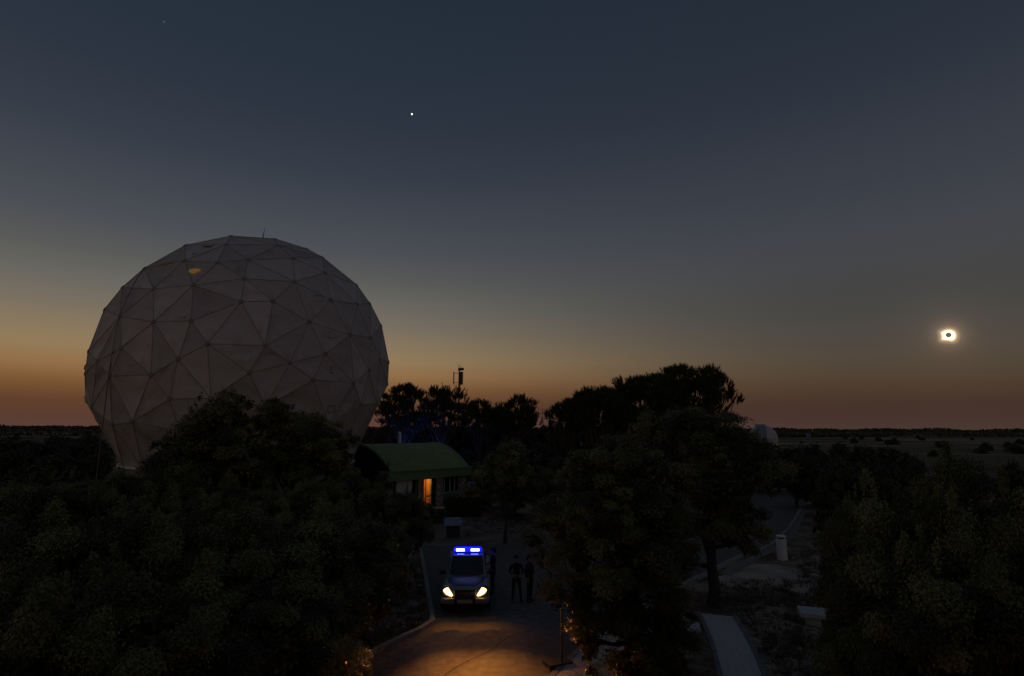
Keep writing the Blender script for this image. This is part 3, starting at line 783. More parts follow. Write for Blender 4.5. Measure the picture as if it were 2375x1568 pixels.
def oak_crown(lobes, seed, boughs, per, Lh, rb=0.42, mat='oak', inner=0.10, shoots=0.45, low=-0.55):
    """foliage gathered in puffs at the ends of boughs, dark gaps between them"""
    rs = np.random.default_rng(seed)
    cp, cd = crown_points(lobes, boughs, rs, 0.10, low)
    n = len(cp)
    tone = rs.random(n) ** 1.2
    rad = rb * rs.uniform(0.55, 1.25, n)
    idx = np.repeat(np.arange(n), per)
    keep = rs.random(len(idx)) < (rad[idx] / (rb * 1.25)) ** 1.5
    idx = idx[keep]
    out = unit(cd * 0.75 + np.array([0, 0, 0.55]))
    dl = unit(out[idx] * 1.0 + rs.normal(0, 0.62, (len(idx), 3)))
    sub = rs.normal(0, 0.13, (n, 6, 3))[idx, rs.integers(0, 6, len(idx))]
    pos = cp[idx] + (dl * rs.uniform(0.55, 1.1, (len(idx), 1)) + sub * 1.6) * rad[idx][:, None] * np.array([1.15, 1.15, 0.7])
    # upright shoots that break the outline
    sh = (rs.random(n) < shoots) & (cd[:, 2] > -0.2)
    up = unit(cd * 0.5 + np.array([0, 0, 1.0]) + rs.normal(0, 0.2, (n, 3)))
    pick = sh[idx] & (rs.random(len(idx)) < 0.22)
    k3 = rs.integers(0, 3, len(idx))
    base = rs.normal(0, 0.5, (n, 3, 3))[idx, k3] * rad[idx][:, None]
    t_ = rs.random((len(idx), 1)) * rad[idx][:, None] * 0.6
    pos = np.where(pick[:, None], cp[idx] + base + up[idx] * (rad[idx][:, None] * 0.45 + t_) + rs.normal(0, 0.05, (len(idx), 3)) * rad[idx][:, None] * 2, pos)
    co = leaf_facing(pos, dl + np.array([0, 0, 0.5]), Lh, Lh * 0.6, rs)
    at = np.clip(tone[idx] * 0.95 + rs.normal(0.02, 0.07, len(idx)), 0, 1)
    ni = int(n * per * inner * 0.35)
    ip, idr = crown_points([(l[0], l[1], l[2], l[3] * 0.56, l[4] * 0.56, l[5] * 0.56) for l in lobes], ni, rs, 0.25, -1)
    co2 = leaf_quads(ip, unit(rs.normal(size=ip.shape)), Lh * 2.6, Lh * 2.0, rs)
    co = np.concatenate([co, co2]); at = np.concatenate([at, rs.random(len(ip)) * 0.8])
    return poly_mesh('crown', co, 4, M[mat], at)

def pine_crown(lobes, seed, tufts, needles, Lh, W, mat='pine', upw=1.1):
    rs = np.random.default_rng(seed)
    bp, bd_ = crown_points(lobes, max(12, tufts // 16), rs, 0.12, -0.6)
    k_ = rs.integers(0, len(bp), tufts)
    cd = unit(bd_[k_] * 0.8 + np.array([0, 0, 0.5]) + rs.normal(0, 0.6, (tufts, 3)))
    cp = bp[k_] + cd * rs.uniform(0.2, 1.0, (tufts, 1)) * Lh * 2.0 * np.array([1.25, 1.25, 0.7])
    n = len(cp)
    ax = unit(cd * 0.6 + np.array([0, 0, upw]) + rs.normal(0, 0.3, (n, 3)))
    tone = rs.random(n)
    idx = np.repeat(np.arange(n), needles)
    sp_ = unit(np.cross(ax[idx], rs.normal(size=(len(idx), 3))))
    d = unit(ax[idx] + sp_ * rs.uniform(0.1, 0.6, (len(idx), 1)))
    b0 = cp[idx] + ax[idx] * rs.uniform(-0.4, 1.0, (len(idx), 1)) * Lh
    w_ = unit(np.cross(d, rs.normal(size=d.shape))) * W * 0.5
    tip = b0 + d * Lh * rs.uniform(0.7, 1.25, (len(idx), 1))
    co = np.stack([b0 - w_, b0 + w_, tip], 1).reshape(-1, 3)
    return poly_mesh('crown', co, 3, M[mat], np.clip(tone[idx] + rs.normal(0, 0.1, len(idx)), 0, 1))

def trunk_mesh(lobes, r0, seed, mat='bark', lean=(0, 0), fork=0.3):
    rg = random.Random(seed)
    zt = max(l[2] for l in lobes)
    m_ = MB()
    top = Vector((lean[0], lean[1], zt * 0.75))
    main = [Vector((0, 0, -0.1))] + [Vector((top.x * t_ + rg.uniform(-.1, .1), top.y * t_ + rg.uniform(-.1, .1), top.z * t_)) for t_ in (0.12, 0.3, 0.5, 0.75, 1.0)]
    m_.tube(main, [r0 * 1.3, r0 * 1.05, r0 * 0.9, r0 * 0.75, r0 * 0.5, r0 * 0.2], 8)
    for l in lobes:
        c = Vector(l[0:3]); f_ = rg.uniform(0.25, 0.6); s_ = Vector((top.x * f_, top.y * f_, min(top.z * f_, c.z * 0.9)))
        md = s_.lerp(c, 0.5) + Vector((rg.uniform(-.2, .2), rg.uniform(-.2, .2), rg.uniform(-.05, .25)))
        m_.tube([s_, md, c], [r0 * 0.5, r0 * 0.3, r0 * 0.12], 6)
        for q in range(3):
            e = c + Vector((rg.uniform(-1, 1) * l[3], rg.uniform(-1, 1) * l[4], rg.uniform(-0.3, 0.9) * l[5])) * 0.8
            m_.tube([md.lerp(c, rg.random()), c.lerp(e, 0.5), e], [r0 * 0.2, r0 * 0.12, r0 * 0.04], 5)
    return m_.mesh('trunk', M[mat], True)

def px_lobes(rows, D, root):
    """lobes given as picture x, y, half width, half height and depth offset, turned into metres round the root"""
    out = []
    for x, y, w, h, dd in rows:
        p = P(x, y, D + dd); z = (CAM_M.inverted() @ p).z * -1
        rx, rz = w / FV * z, h / FV * z
        out.append((p.x - root.x, p.y - root.y, p.z, rx, (rx + rz) / 2 * 1.05, rz))
    return out

def tree_obj(name, crown, trunk, loc, label, cat, group=None, rz=0.0, sc=(1, 1, 1)):
    o = empty(name, loc, rz); o.scale = sc
    tag(o, label, cat, group)
    link('trunk', trunk, o); link('crown', crown, o)
    return o

# oak templates, about 5 m wide and 5 m high with foliage down to the ground
def oak_template(seed, clumps, per, Lh, mat, sig=0.17):
    rg = random.Random(seed); lobes = []
    for k in range(7):
        a = 2 * math.pi * k / 7 + rg.uniform(-.3, .3); rr = rg.uniform(1.1, 1.5); s = rg.uniform(0.85, 1.25)
        lobes.append((rr * math.cos(a), rr * math.sin(a), rg.uniform(1.2, 2.6), s, s, s * rg.uniform(0.9, 1.2)))
    for k in range(4):
        a = 2 * math.pi * k / 4 + rg.uniform(-.5, .5); rr = rg.uniform(0.5, 1.1); s = rg.uniform(0.8, 1.15)
        lobes.append((rr * math.cos(a), rr * math.sin(a), rg.uniform(3.0, 3.9), s, s, s * 0.95))
    lobes.append((0, 0, 3.9, 0.95, 0.95, 1.0))
    return oak_crown(lobes, seed, clumps, per, Lh, sig, mat), trunk_mesh(lobes, 0.15, seed)
OAK_NEAR = [oak_template(s, 82, 1750, 0.078, 'oak', 0.49) for s in (21, 22, 23, 24)]
OAK_FAR = [oak_template(s, 70, 190, 0.24, 'oak_far', 0.6) for s in (31, 32, 33)]

def crown_top(me):
    z = np.empty(len(me.vertices) * 3, dtype=np.float32); me.vertices.foreach_get('co', z)
    return float(np.percentile(z[2::3], 99.6))
TOP = {t_[0].name: crown_top(t_[0]) for t_ in OAK_NEAR + OAK_FAR}

def place_oak(x, ytop, wpx, D, label, group=None, far=False, cat='tree', squash=1.0):
    p = P(x, ytop, D); z = -(CAM_M.inverted() @ p).z
    wid = wpx / FV * z
    tpl = rnd.choice(OAK_FAR if far else OAK_NEAR)
    sx = wid / 5.0
    return tree_obj('oak_tree', tpl[0], tpl[1], (p.x, p.y, 0), label, cat, group, rnd.uniform(0, 6.28), (sx * 0.94, sx * 0.94, p.z / TOP[tpl[0].name]))

# the canopy on the left
g1 = 'dark holm oaks massed in front of the radome'
for x, y, w, D in [(30, 1108, 250, 28), (150, 1104, 230, 29.5), (270, 1096, 220, 28), (380, 1088, 210, 30), (480, 1098, 200, 29), (575, 1118, 210, 27.5), (700, 1118, 210, 27), (800, 1094, 190, 29),
                   (880, 1102, 160, 30), (945, 1140, 130, 28.5)]:
    place_oak(x, y, w, D, 'bushy holm oak in the thicket below the radome wall', 'holm oaks below the radome')
for x, y, w, D in [(40, 1150, 420, 17), (235, 1165, 420, 16.5), (440, 1178, 430, 17), (640, 1182, 420, 16.5), (800, 1178, 330, 19), (872, 1208, 190, 23.5)]:
    place_oak(x, y, w, D, 'large rounded holm oak of the thicket beside the road', 'large holm oaks beside the road')
for x, y, w, D in [(130, 1300, 480, 12.5), (400, 1320, 480, 12.5), (640, 1345, 400, 13.5), (738, 1412, 230, 15.5)]:
    place_oak(x, y, w, D, 'shaded holm oak at the foot of the thicket', 'shaded holm oaks at the foot of the thicket')
# two oaks standing up against the radome
def px_oak(name, rows, D, base_x, label, seed, clumps, per, Lh, r0=0.2, sig=0.42, group=None, shoots=0.5):
    root = P(base_x, 900, D); root = Vector((root.x, root.y, 0))
    lobes = px_lobes(rows, D, root)
    return tree_obj(name, oak_crown(lobes, seed, clumps, per, Lh, sig, 'oak', 0.12, shoots), trunk_mesh(lobes, r0, seed), root, label, 'tree', group)
px_oak('oak_tree', [(528, 962, 44, 40, 0), (490, 985, 36, 36, -0.4), (560, 985, 32, 42, 0.3), (455, 1018, 36, 28, 0.3), (400, 1045, 34, 24, 0.2), (365, 1066, 24, 18, 0), (535, 1040, 62, 50, -0.8), (470, 1065, 60, 40, -0.3), (545, 1100, 80, 50, 0), (430, 1100, 60, 34, 0)], 33, 520,
       'tall dark oak with a high crown silhouetted against the radome', 41, 120, 620, 0.12, 0.22, 0.5)
px_oak('oak_tree', [(648, 972, 40, 34, 0), (700, 988, 34, 30, 0.4), (672, 1020, 50, 36, -0.5), (748, 1006, 30, 24, 0), (785, 1028, 32, 26, 0), (740, 1045, 48, 36, -0.6), (800, 1062, 22, 26, 0), (620, 1060, 34, 40, 0), (690, 1085, 80, 46, 0), (780, 1095, 44, 34, 0)], 34.5, 690,
       'broad dark oak with pale gaps in its crown beside the radome base', 42, 120, 600, 0.12, 0.22, 0.48)
# centre right: the two large oaks over the footway
px_oak('oak_tree', [(1440, 1085, 70, 55, 0), (1375, 1105, 60, 50, 0.5), (1505, 1120, 66, 62, -0.4), (1320, 1175, 55, 55, 0), (1420, 1190, 90, 80, -1), (1530, 1215, 66, 70, 0), (1345, 1275, 60, 70, -0.3), (1455, 1310, 95, 90, -1),
                    (1550, 1320, 55, 75, 0), (1345, 1380, 52, 70, 0), (1450, 1430, 95, 85, 0), (1550, 1440, 55, 80, 0), (1365, 1490, 34, 60, -0.6), (1470, 1540, 95, 60, 0), (1560, 1540, 48, 50, 0)], 17, 1450,
       'large holm oak overhanging the footway and the black post', 51, 230, 800, 0.066, 0.18, 0.34)
px_oak('oak_tree', [(1650, 1012, 62, 46, 0), (1585, 1002, 55, 45, 0.6), (1530, 1000, 40, 40, 0.6), (1715, 1050, 50, 46, 0), (1690, 1115, 80, 60, -1), (1768, 1100, 34, 44, 0), (1600, 1120, 70, 60, 0), (1630, 1195, 75, 50, -0.5), (1715, 1185, 48, 56, 0), (1560, 1220, 50, 60, 0), (1728, 1262, 20, 36, 0), (1690, 1245, 40, 36, 0), (1560, 1300, 36, 40, 0)], 25, 1627,
       'holm oak with a bare leaning trunk standing over the road bend', 52, 190, 700, 0.085, 0.22, 0.42)
# sparse hanging branch towards the people
px_oak('oak_tree', [(1262, 1205, 30, 20, 0), (1240, 1255, 18, 18, 0.3), (1268, 1300, 22, 30, 0), (1285, 1370, 18, 34, 0)], 19.5, 1330, 'thin young oak with sparse leaves hanging before the people', 53, 40, 130, 0.085, 0.07, 0.26)
# right foreground
for x, y, w, D, lb in [(2270, 1068, 400, 16, 'tallest holm oak of the right thicket, its crown against the far fields'), (2085, 1108, 340, 15.5, 'wide olive-green holm oak beside the tallest one of the right thicket'),
                       (1975, 1165, 200, 18.5, 'holm oak at the edge of the right thicket behind the litter bin'), (2380, 1180, 360, 13, 'spreading holm oak in front of the tallest one of the right thicket'),
                       (2170, 1290, 470, 12, 'shaded holm oak under the wide olive-green one'), (2010, 1360, 260, 15, 'low shaded holm oak overhanging the stone bench')]:
    place_oak(x, y, w, D, lb)
# mid distance scrub
gl_, gr_ = 'scrub oaks beyond the radome', 'scrub oaks beyond the road bend'
for x, y, w, D in [(30, 1012, 110, 95), (110, 1020, 120, 88), (185, 1018, 90, 92), (30, 1045, 130, 62), (130, 1052, 150, 58), (215, 1060, 60, 60), (205, 1010, 110, 90), (222, 1030, 70, 66), (238, 1052, 60, 58), (150, 1014, 100, 100), (60, 1085, 150, 44), (170, 1085, 120, 42)]:
    place_oak(x, y, w, D, 'dark scrub oak on the plain beyond the radome', gl_, True)
for x, y, w, D in [(1840, 1040, 110, 58), (1800, 1050, 90, 72), (1935, 1062, 110, 50), (1940, 1030, 110, 62), (1880, 1030, 90, 68), (2000, 1036, 110, 58), (2060, 1040, 110, 60), (2110, 1052, 80, 56), (1960, 1070, 140, 42), (2050, 1085, 130, 40),
                   (1925, 1110, 90, 40), (2340, 1075, 90, 48), (2200, 1062, 90, 70), (1755, 1050, 100, 70), (1788, 1028, 80, 78), (1745, 1022, 60, 80)]:
    place_oak(x, y, w, D, 'dark scrub oak on the plain beyond the road bend', gr_, True)
# centre background understory
for x, y, w, D in [(1130, 1060, 110, 62), (1190, 1040, 130, 60), (1260, 1030, 140, 58), (1330, 975, 120, 62), (1400, 958, 130, 58), (1470, 955, 130, 58), (1535, 960, 120, 60), (1600, 972, 120, 56), (862, 996, 60, 78), (885, 990, 60, 74), (908, 982, 70, 84), (935, 978, 80, 86), (975, 980, 80, 84), (1005, 984, 60, 86), (1035, 980, 70, 88), (1070, 976, 80, 90), (1105, 980, 80, 92), (1150, 976, 90, 90), (1195, 980, 90, 88), (1232, 986, 70, 92), (1285, 975, 90, 90), (1080, 1040, 60, 80), (1150, 1030, 70, 76)]:
    place_oak(x, y, w, D, 'dense dark oak under the pines behind the green-roofed building', 'oaks under the pines', True)
for x, y, w, D in [(1120, 1085, 90, 50), (1195, 1070, 130, 46), (1275, 1075, 120, 44), (1340, 1060, 120, 46)]:
    place_oak(x, y, w, D, 'dark leafy tree on the dry grass across from the building', 'trees across from the building')
for x, y, w, D in [(955, 1158, 70, 40), (990, 1168, 60, 43), (1020, 1178, 44, 44)]:
    place_oak(x, y, w, D, 'low round shrub against the front of the building', 'shrubs before the building', cat='shrub')
# young tree with a bare stem
rt = G(1171, 1260)
lobes = [(0, 0, 4.2, 1.2, 1.2, 0.9), (0.8, 0.2, 3.8, 0.9, 0.9, 0.7), (-0.7, 0.3, 4.0, 0.9, 0.9, 0.8), (0.1, 0, 5.0, 0.9, 0.9, 0.8)]
tree_obj('young_tree', oak_crown(lobes, 61, 70, 180, 0.14), trunk_mesh(lobes, 0.10, 61), rt, 'young tree with a slim bare trunk on the dry grass', 'tree')

# pines
def px_pine(rows, D, base_x, label, seed, tufts, needles, Lh, W, r0=0.22, group=None):
    rg_ = random.Random(seed); rows = [(x, y, w * 0.86, h * 0.9, dd) for x, y, w, h, dd in rows] + [
        (x + rg_.uniform(-0.95, 0.95) * w, y + rg_.uniform(-0.95, 0.5) * h, w * rg_.uniform(0.22, 0.42), h * rg_.uniform(0.25, 0.45), dd + rg_.uniform(-1, 1)) for x, y, w, h, dd in rows for _ in range(3)]
    root = P(base_x, 900, D); root = Vector((root.x, root.y, 0))
    lobes = px_lobes(rows, D, root)
    return tree_obj('pine_tree', pine_crown(lobes, seed, tufts, needles, Lh, W), trunk_mesh(lobes, r0, seed, 'pine_bark'), root, label, 'tree', group)
px_pine([(1625, 885, 42, 26, 0), (1585, 890, 40, 26, 0.5), (1660, 905, 34, 22, 0), (1550, 915, 36, 28, -0.5), (1680, 930, 24, 15, 0), (1600, 935, 40, 24, 0), (1700, 965, 14, 6, 0), (1655, 955, 24, 9, 0.4), (1560, 960, 40, 26, 0), (1600, 985, 60, 20, 0.6)], 44, 1600,
        'tallest umbrella pine with ragged branches reaching over the plain', 71, 3400, 20, 0.30, 0.04)
px_pine([(1510, 905, 36, 28, 0), (1465, 920, 36, 28, 0.5), (1490, 950, 60, 36, -0.4), (1540, 955, 40, 34, 0), (1440, 945, 30, 28, 0), (1480, 985, 60, 26, 0)], 46, 1500, 'dense pine beside the tallest umbrella pine', 72, 3000, 20, 0.30, 0.04)
px_pine([(1415, 930, 34, 26, 0), (1375, 940, 34, 26, 0), (1395, 965, 55, 34, -0.5), (1345, 955, 28, 20, 0)], 48, 1395, 'lower pine on the slope of the pine group', 73, 2200, 20, 0.30, 0.04)
px_pine([(1320, 955, 28, 20, 0), (1295, 968, 20, 15, 0), (1335, 975, 34, 24, 0)], 52, 1318, 'small pine at the low end of the pine group', 74, 1200, 18, 0.30, 0.04)
px_pine([(938, 925, 30, 28, 0), (915, 945, 26, 30, 0), (960, 950, 26, 32, 0), (935, 965, 40, 30, 0), (905, 975, 22, 20, 0), (940, 990, 40, 22, 0), (970, 985, 22, 18, 0)], 78, 935, 'bushy pine next to the edge of the radome', 75, 2000, 18, 0.42, 0.06)
px_pine([(1040, 925, 30, 22, 0), (1062, 938, 18, 22, 0), (1010, 932, 22, 20, 0), (1030, 950, 40, 14, 0), (1000, 960, 22, 20, 0), (1065, 965, 22, 12, 0), (1020, 980, 40, 10, 0)], 76, 1028, 'open pine with bare stems in front of the telecom mast', 76, 1500, 16, 0.42, 0.055, 0.2)
px_pine([(1108, 958, 22, 18, 0), (1095, 972, 18, 16, 0), (1122, 972, 16, 18, 0), (1108, 985, 30, 10, 0)], 80, 1110, 'small open pine between two bigger pines', 77, 1100, 16, 0.42, 0.055, 0.16)
px_pine([(1205, 952, 24, 20, 0), (1180, 960, 22, 18, 0), (1160, 972, 22, 20, 0), (1222, 970, 14, 22, 0), (1195, 980, 40, 20, 0), (1237, 985, 8, 8, 0), (1160, 992, 24, 16, 0)], 82, 1195, 'rounded pine next to the lattice mast', 78, 2000, 18, 0.42, 0.06)

# clipped hedge in front of the building
hp = [G(1036, 1196), G(1112, 1196)]
hl = (hp[1] - hp[0]).length
hz = P(1070, 1157, hp[0].xy.length).z
rs = np.random.default_rng(5)
nq = 9000
q = rs.uniform(-0.5, 0.5, (nq, 3)); ax_ = rs.integers(0, 3, nq); sg = rs.choice([-0.5, 0.5], nq)
q[np.arange(nq), ax_] = sg + rs.normal(0, 0.02, nq)
q = q * np.array([hl, 1.2, hz]) + np.array([0, 0, hz / 2])
hedge = link('hedge', poly_mesh('hedge', leaf_quads(q, unit(rs.normal(size=q.shape)), 0.14, 0.09, rs), 4, M['oak_far'], rs.random(nq)))
mid_ = (hp[0] + hp[1]) / 2; hedge.location = (mid_.x, mid_.y, 0); hedge.rotation_euler = (0, 0, math.atan2((hp[1] - hp[0]).y, (hp[1] - hp[0]).x))
tag(hedge, 'dark clipped hedge with a flat top beside the lit doorway', 'hedge')
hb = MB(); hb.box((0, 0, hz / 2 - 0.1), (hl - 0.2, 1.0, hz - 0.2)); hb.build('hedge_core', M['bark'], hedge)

# far fields: single bushes, hedgerows and distant woodland
gf = 'bushes scattered over the far fields'
for k in range(24):
    if k < 18: x, D = rnd.uniform(1880, 2372), rnd.uniform(170, 620)
    else: x, D = rnd.uniform(5, 200), rnd.uniform(200, 600)
    tpl = rnd.choice(OAK_FAR); p = P(x, 1000, D); h = rnd.uniform(1.8, 3.8)
    o = tree_obj('field_bush', tpl[0], tpl[1], (p.x, p.y, -1.1 * h / 5), 'small dark bush dotted on the far fields', 'bush', gf, rnd.uniform(0, 6), (h / 5 * rnd.uniform(1, 2.2), h / 5 * rnd.uniform(1, 1.6), h / 5))
rs = np.random.default_rng(9)
pp = []
for k in range(60):
    az = rs.uniform(-0.9, 0.9); D = rs.uniform(500, 1700); n_ = rs.integers(150, 500); ln_ = rs.uniform(30, 160); h = rs.uniform(2.5, 5)
    t_ = rs.uniform(-ln_, ln_, n_)
    pp.append(np.stack([D * math.sin(az) + t_, D * math.cos(az) + rs.normal(0, 6, n_), -1 + np.minimum(np.abs(rs.normal(0, 0.5, n_)), 0.9) * h], 1))
pp = np.concatenate(pp)
a_ = unit(rs.normal(size=pp.shape)); tag(link('far_hedgerows', poly_mesh('far_hedgerows', leaf_quads(pp - a_ * 1.5, a_, 3.2, 3.0, rs), 4, M['oak_far'], rs.random(len(pp)))), 'dark hedgerows across the far plain', 'hedgerow', kind='stuff')
pp = []
for D0, h in ((2600, 13), (3600, 18), (5200, 24)):
    n_ = 9000; az = rs.uniform(-1.0, 1.0, n_)
    hh = h * (0.55 + 0.25 * np.sin(az * 37 + D0) + 0.2 * np.sin(az * 91))
    pp.append(np.stack([D0 * np.sin(az), D0 * np.cos(az) + rs.normal(0, 40, n_), -2 + rs.random(n_) * hh], 1))
pp = np.concatenate(pp)
sc_ = np.concatenate([np.full(9000, s) for s in (9.0, 12.0, 17.0)])[:, None]
a_ = unit(rs.normal(size=pp.shape)); b_ = unit(np.cross(a_, rs.normal(size=a_.shape)))
co = np.stack([pp - a_ * sc_ * .5, pp + b_ * sc_ * .5, pp + a_ * sc_ * .5, pp - b_ * sc_ * .5], 1).reshape(-1, 3)
tag(link('far_woodland', poly_mesh('far_woodland', co, 4, M['oak_far'], rs.random(len(pp)))), 'thin dark line of woodland along the horizon', 'woodland', kind='stuff')

# ------------------------------------------------------------------ ground litter
rs = np.random.default_rng(15)
def region_pts(n, quad):
    out = []
    g4 = [G(*q_) for q_ in quad]
    u_, v_ = rs.random(n), rs.random(n)
    for a, b2 in zip(u_, v_):
        p = g4[0].lerp(g4[1], a).lerp(g4[3].lerp(g4[2], a), b2); out.append((p.x, p.y, 0))
    return np.array(out)
tuft = np.concatenate([region_pts(420, [(1655, 1350), (1930, 1345), (2000, 1640), (1700, 1640)]), region_pts(110, [(1870, 1250), (1960, 1250), (1960, 1360), (1840, 1350)]), region_pts(220, [(880, 1300), (975, 1320), (985, 1450), (800, 1540)]),
                       region_pts(120, [(1080, 1200), (1260, 1200), (1280, 1240), (1075, 1250)])])
ok = []
for p in tuft:   # keep off the path
    rel = [quadpt(0, v_) for v_ in (0, .25, .5, .75, 1)]
    inside = False
    for j in range(10):
        l_, r_ = quadpt(0, j / 10), quadpt(1, j / 10)
        if abs(p[1] - (l_.y + r_.y) / 2) < 0.5 and l_.x - 0.2 < p[0] < r_.x + 0.2: inside = True
    ok.append(not inside)
tuft = tuft[np.array(ok)]
idx = np.repeat(np.arange(len(tuft)), 16)
base = tuft[idx] + np.concatenate([rs.normal(0, 0.09, (len(idx), 2)), np.zeros((len(idx), 1))], 1)
d = unit(np.concatenate([rs.normal(0, 0.5, (len(idx), 2)), np.ones((len(idx), 1))], 1))
w_ = unit(np.cross(d, rs.normal(size=d.shape))) * 0.012
hgt = rs.uniform(0.08, 0.3, (len(idx), 1))
co = np.stack([base - w_, base + w_, base + d * hgt], 1).reshape(-1, 3)
tag(link('dry_grass', poly_mesh('dry_grass', co, 3, M['dry'], rs.random(len(idx)))), 'tufts of dry grass on the stony ground', 'grass', kind='stuff')
sp_ = np.concatenate([region_pts(150, [(1700, 1400), (1900, 1400), (1990, 1640), (1790, 1640)]), region_pts(60, [(880, 1330), (975, 1330), (985, 1440), (830, 1520)]), region_pts(30, [(1830, 1290), (1930, 1290), (1900, 1350), (1780, 1340)])])
mb = MB()
ico = [Vector(v) for v in ((0, 0, 1), (0.9, 0, 0.2), (0.28, 0.85, 0.25), (-0.72, 0.53, 0.2), (-0.72, -0.53, 0.25), (0.28, -0.85, 0.2), (0, 0, -0.6))]
for p in sp_:
    skip = False
    for j in range(12):
        l_, r_ = quadpt(0, j / 12), quadpt(1, j / 12)
        if abs(p[1] - (l_.y + r_.y) / 2) < 0.5 and l_.x - 0.15 < p[0] < r_.x + 0.15: skip = True
    if skip: continue
    s = rs.uniform(0.03, 0.11); a = rs.uniform(0, 6.28); e = rs.uniform(0.6, 1.5)
    vs_ = [Vector(p) + Vector(((v.x * math.cos(a) - v.y * math.sin(a) * e) * s, (v.x * math.sin(a) + v.y * math.cos(a) * e) * s, v.z * s * 0.55)) for v in ico]
    mb.add(vs_, [(0, i, i % 5 + 1) for i in range(1, 6)] + [(6, i % 5 + 1, i) for i in range(1, 6)])
tag(mb.build('loose_stones', M['stone']), 'pale loose stones scattered on the ground', 'stones', kind='stuff')

# ------------------------------------------------------------------ patrol pickup
M['car_white'] = pmat('white_car_paint', (0.34, 0.33, 0.32), (0.28, 0.27, 0.26), 0.4, 2, spec=0.5)
M['car_green'] = pmat('dark_green_car_paint', (0.03, 0.034, 0.032), None, 0.55, spec=0.3)
M['car_glass'] = pmat('car_glass', (0.006, 0.006, 0.008), None, 0.04, spec=0.7)
M['rubber'] = pmat('rubber', (0.015, 0.015, 0.015), None, 0.9)
M['chrome'] = pmat('chrome', (0.5, 0.5, 0.5), None, 0.15, metal=1.0)
M['plate'] = pmat('plate_white', (0.55, 0.54, 0.5), (0.4, 0.39, 0.36), 0.5, 16)
M['headlight'] = emit_mat('headlight_lens', (1.0, 0.56, 0.2), 4.5)
M['headlight_core'] = emit_mat('headlight_core', (1.0, 0.78, 0.45), 9.0)
M['lamp_glass'] = pmat('lamp_housing_glass', (0.30, 0.25, 0.2), None, 0.1, spec=0.8, metal=0.6)
M['blue_core'] = emit_mat('blue_light_lit', (0.62, 0.66, 1.0), 7.0)
M['blue_lens'] = emit_mat('blue_lens', (0.0008, 0.0022, 1.0), 9.0)
M['blue_dim'] = emit_mat('blue_visor_lens', (0.001, 0.002, 1.0), 0.6)
M['blue_led'] = emit_mat('blue_led_row', (0.25, 0.3, 1.0), 2.2)
def sring(y, w, z0, z1, n=24, e=0.42):
    zc, h = (z0 + z1) / 2, (z1 - z0) / 2
    out = []
    for k in range(n):
        a = 2 * math.pi * k / n
        c, s_ = math.cos(a), math.sin(a)
        out.append((math.copysign(abs(c) ** e, c) * w, y, zc + math.copysign(abs(s_) ** e, s_) * h))
    return out
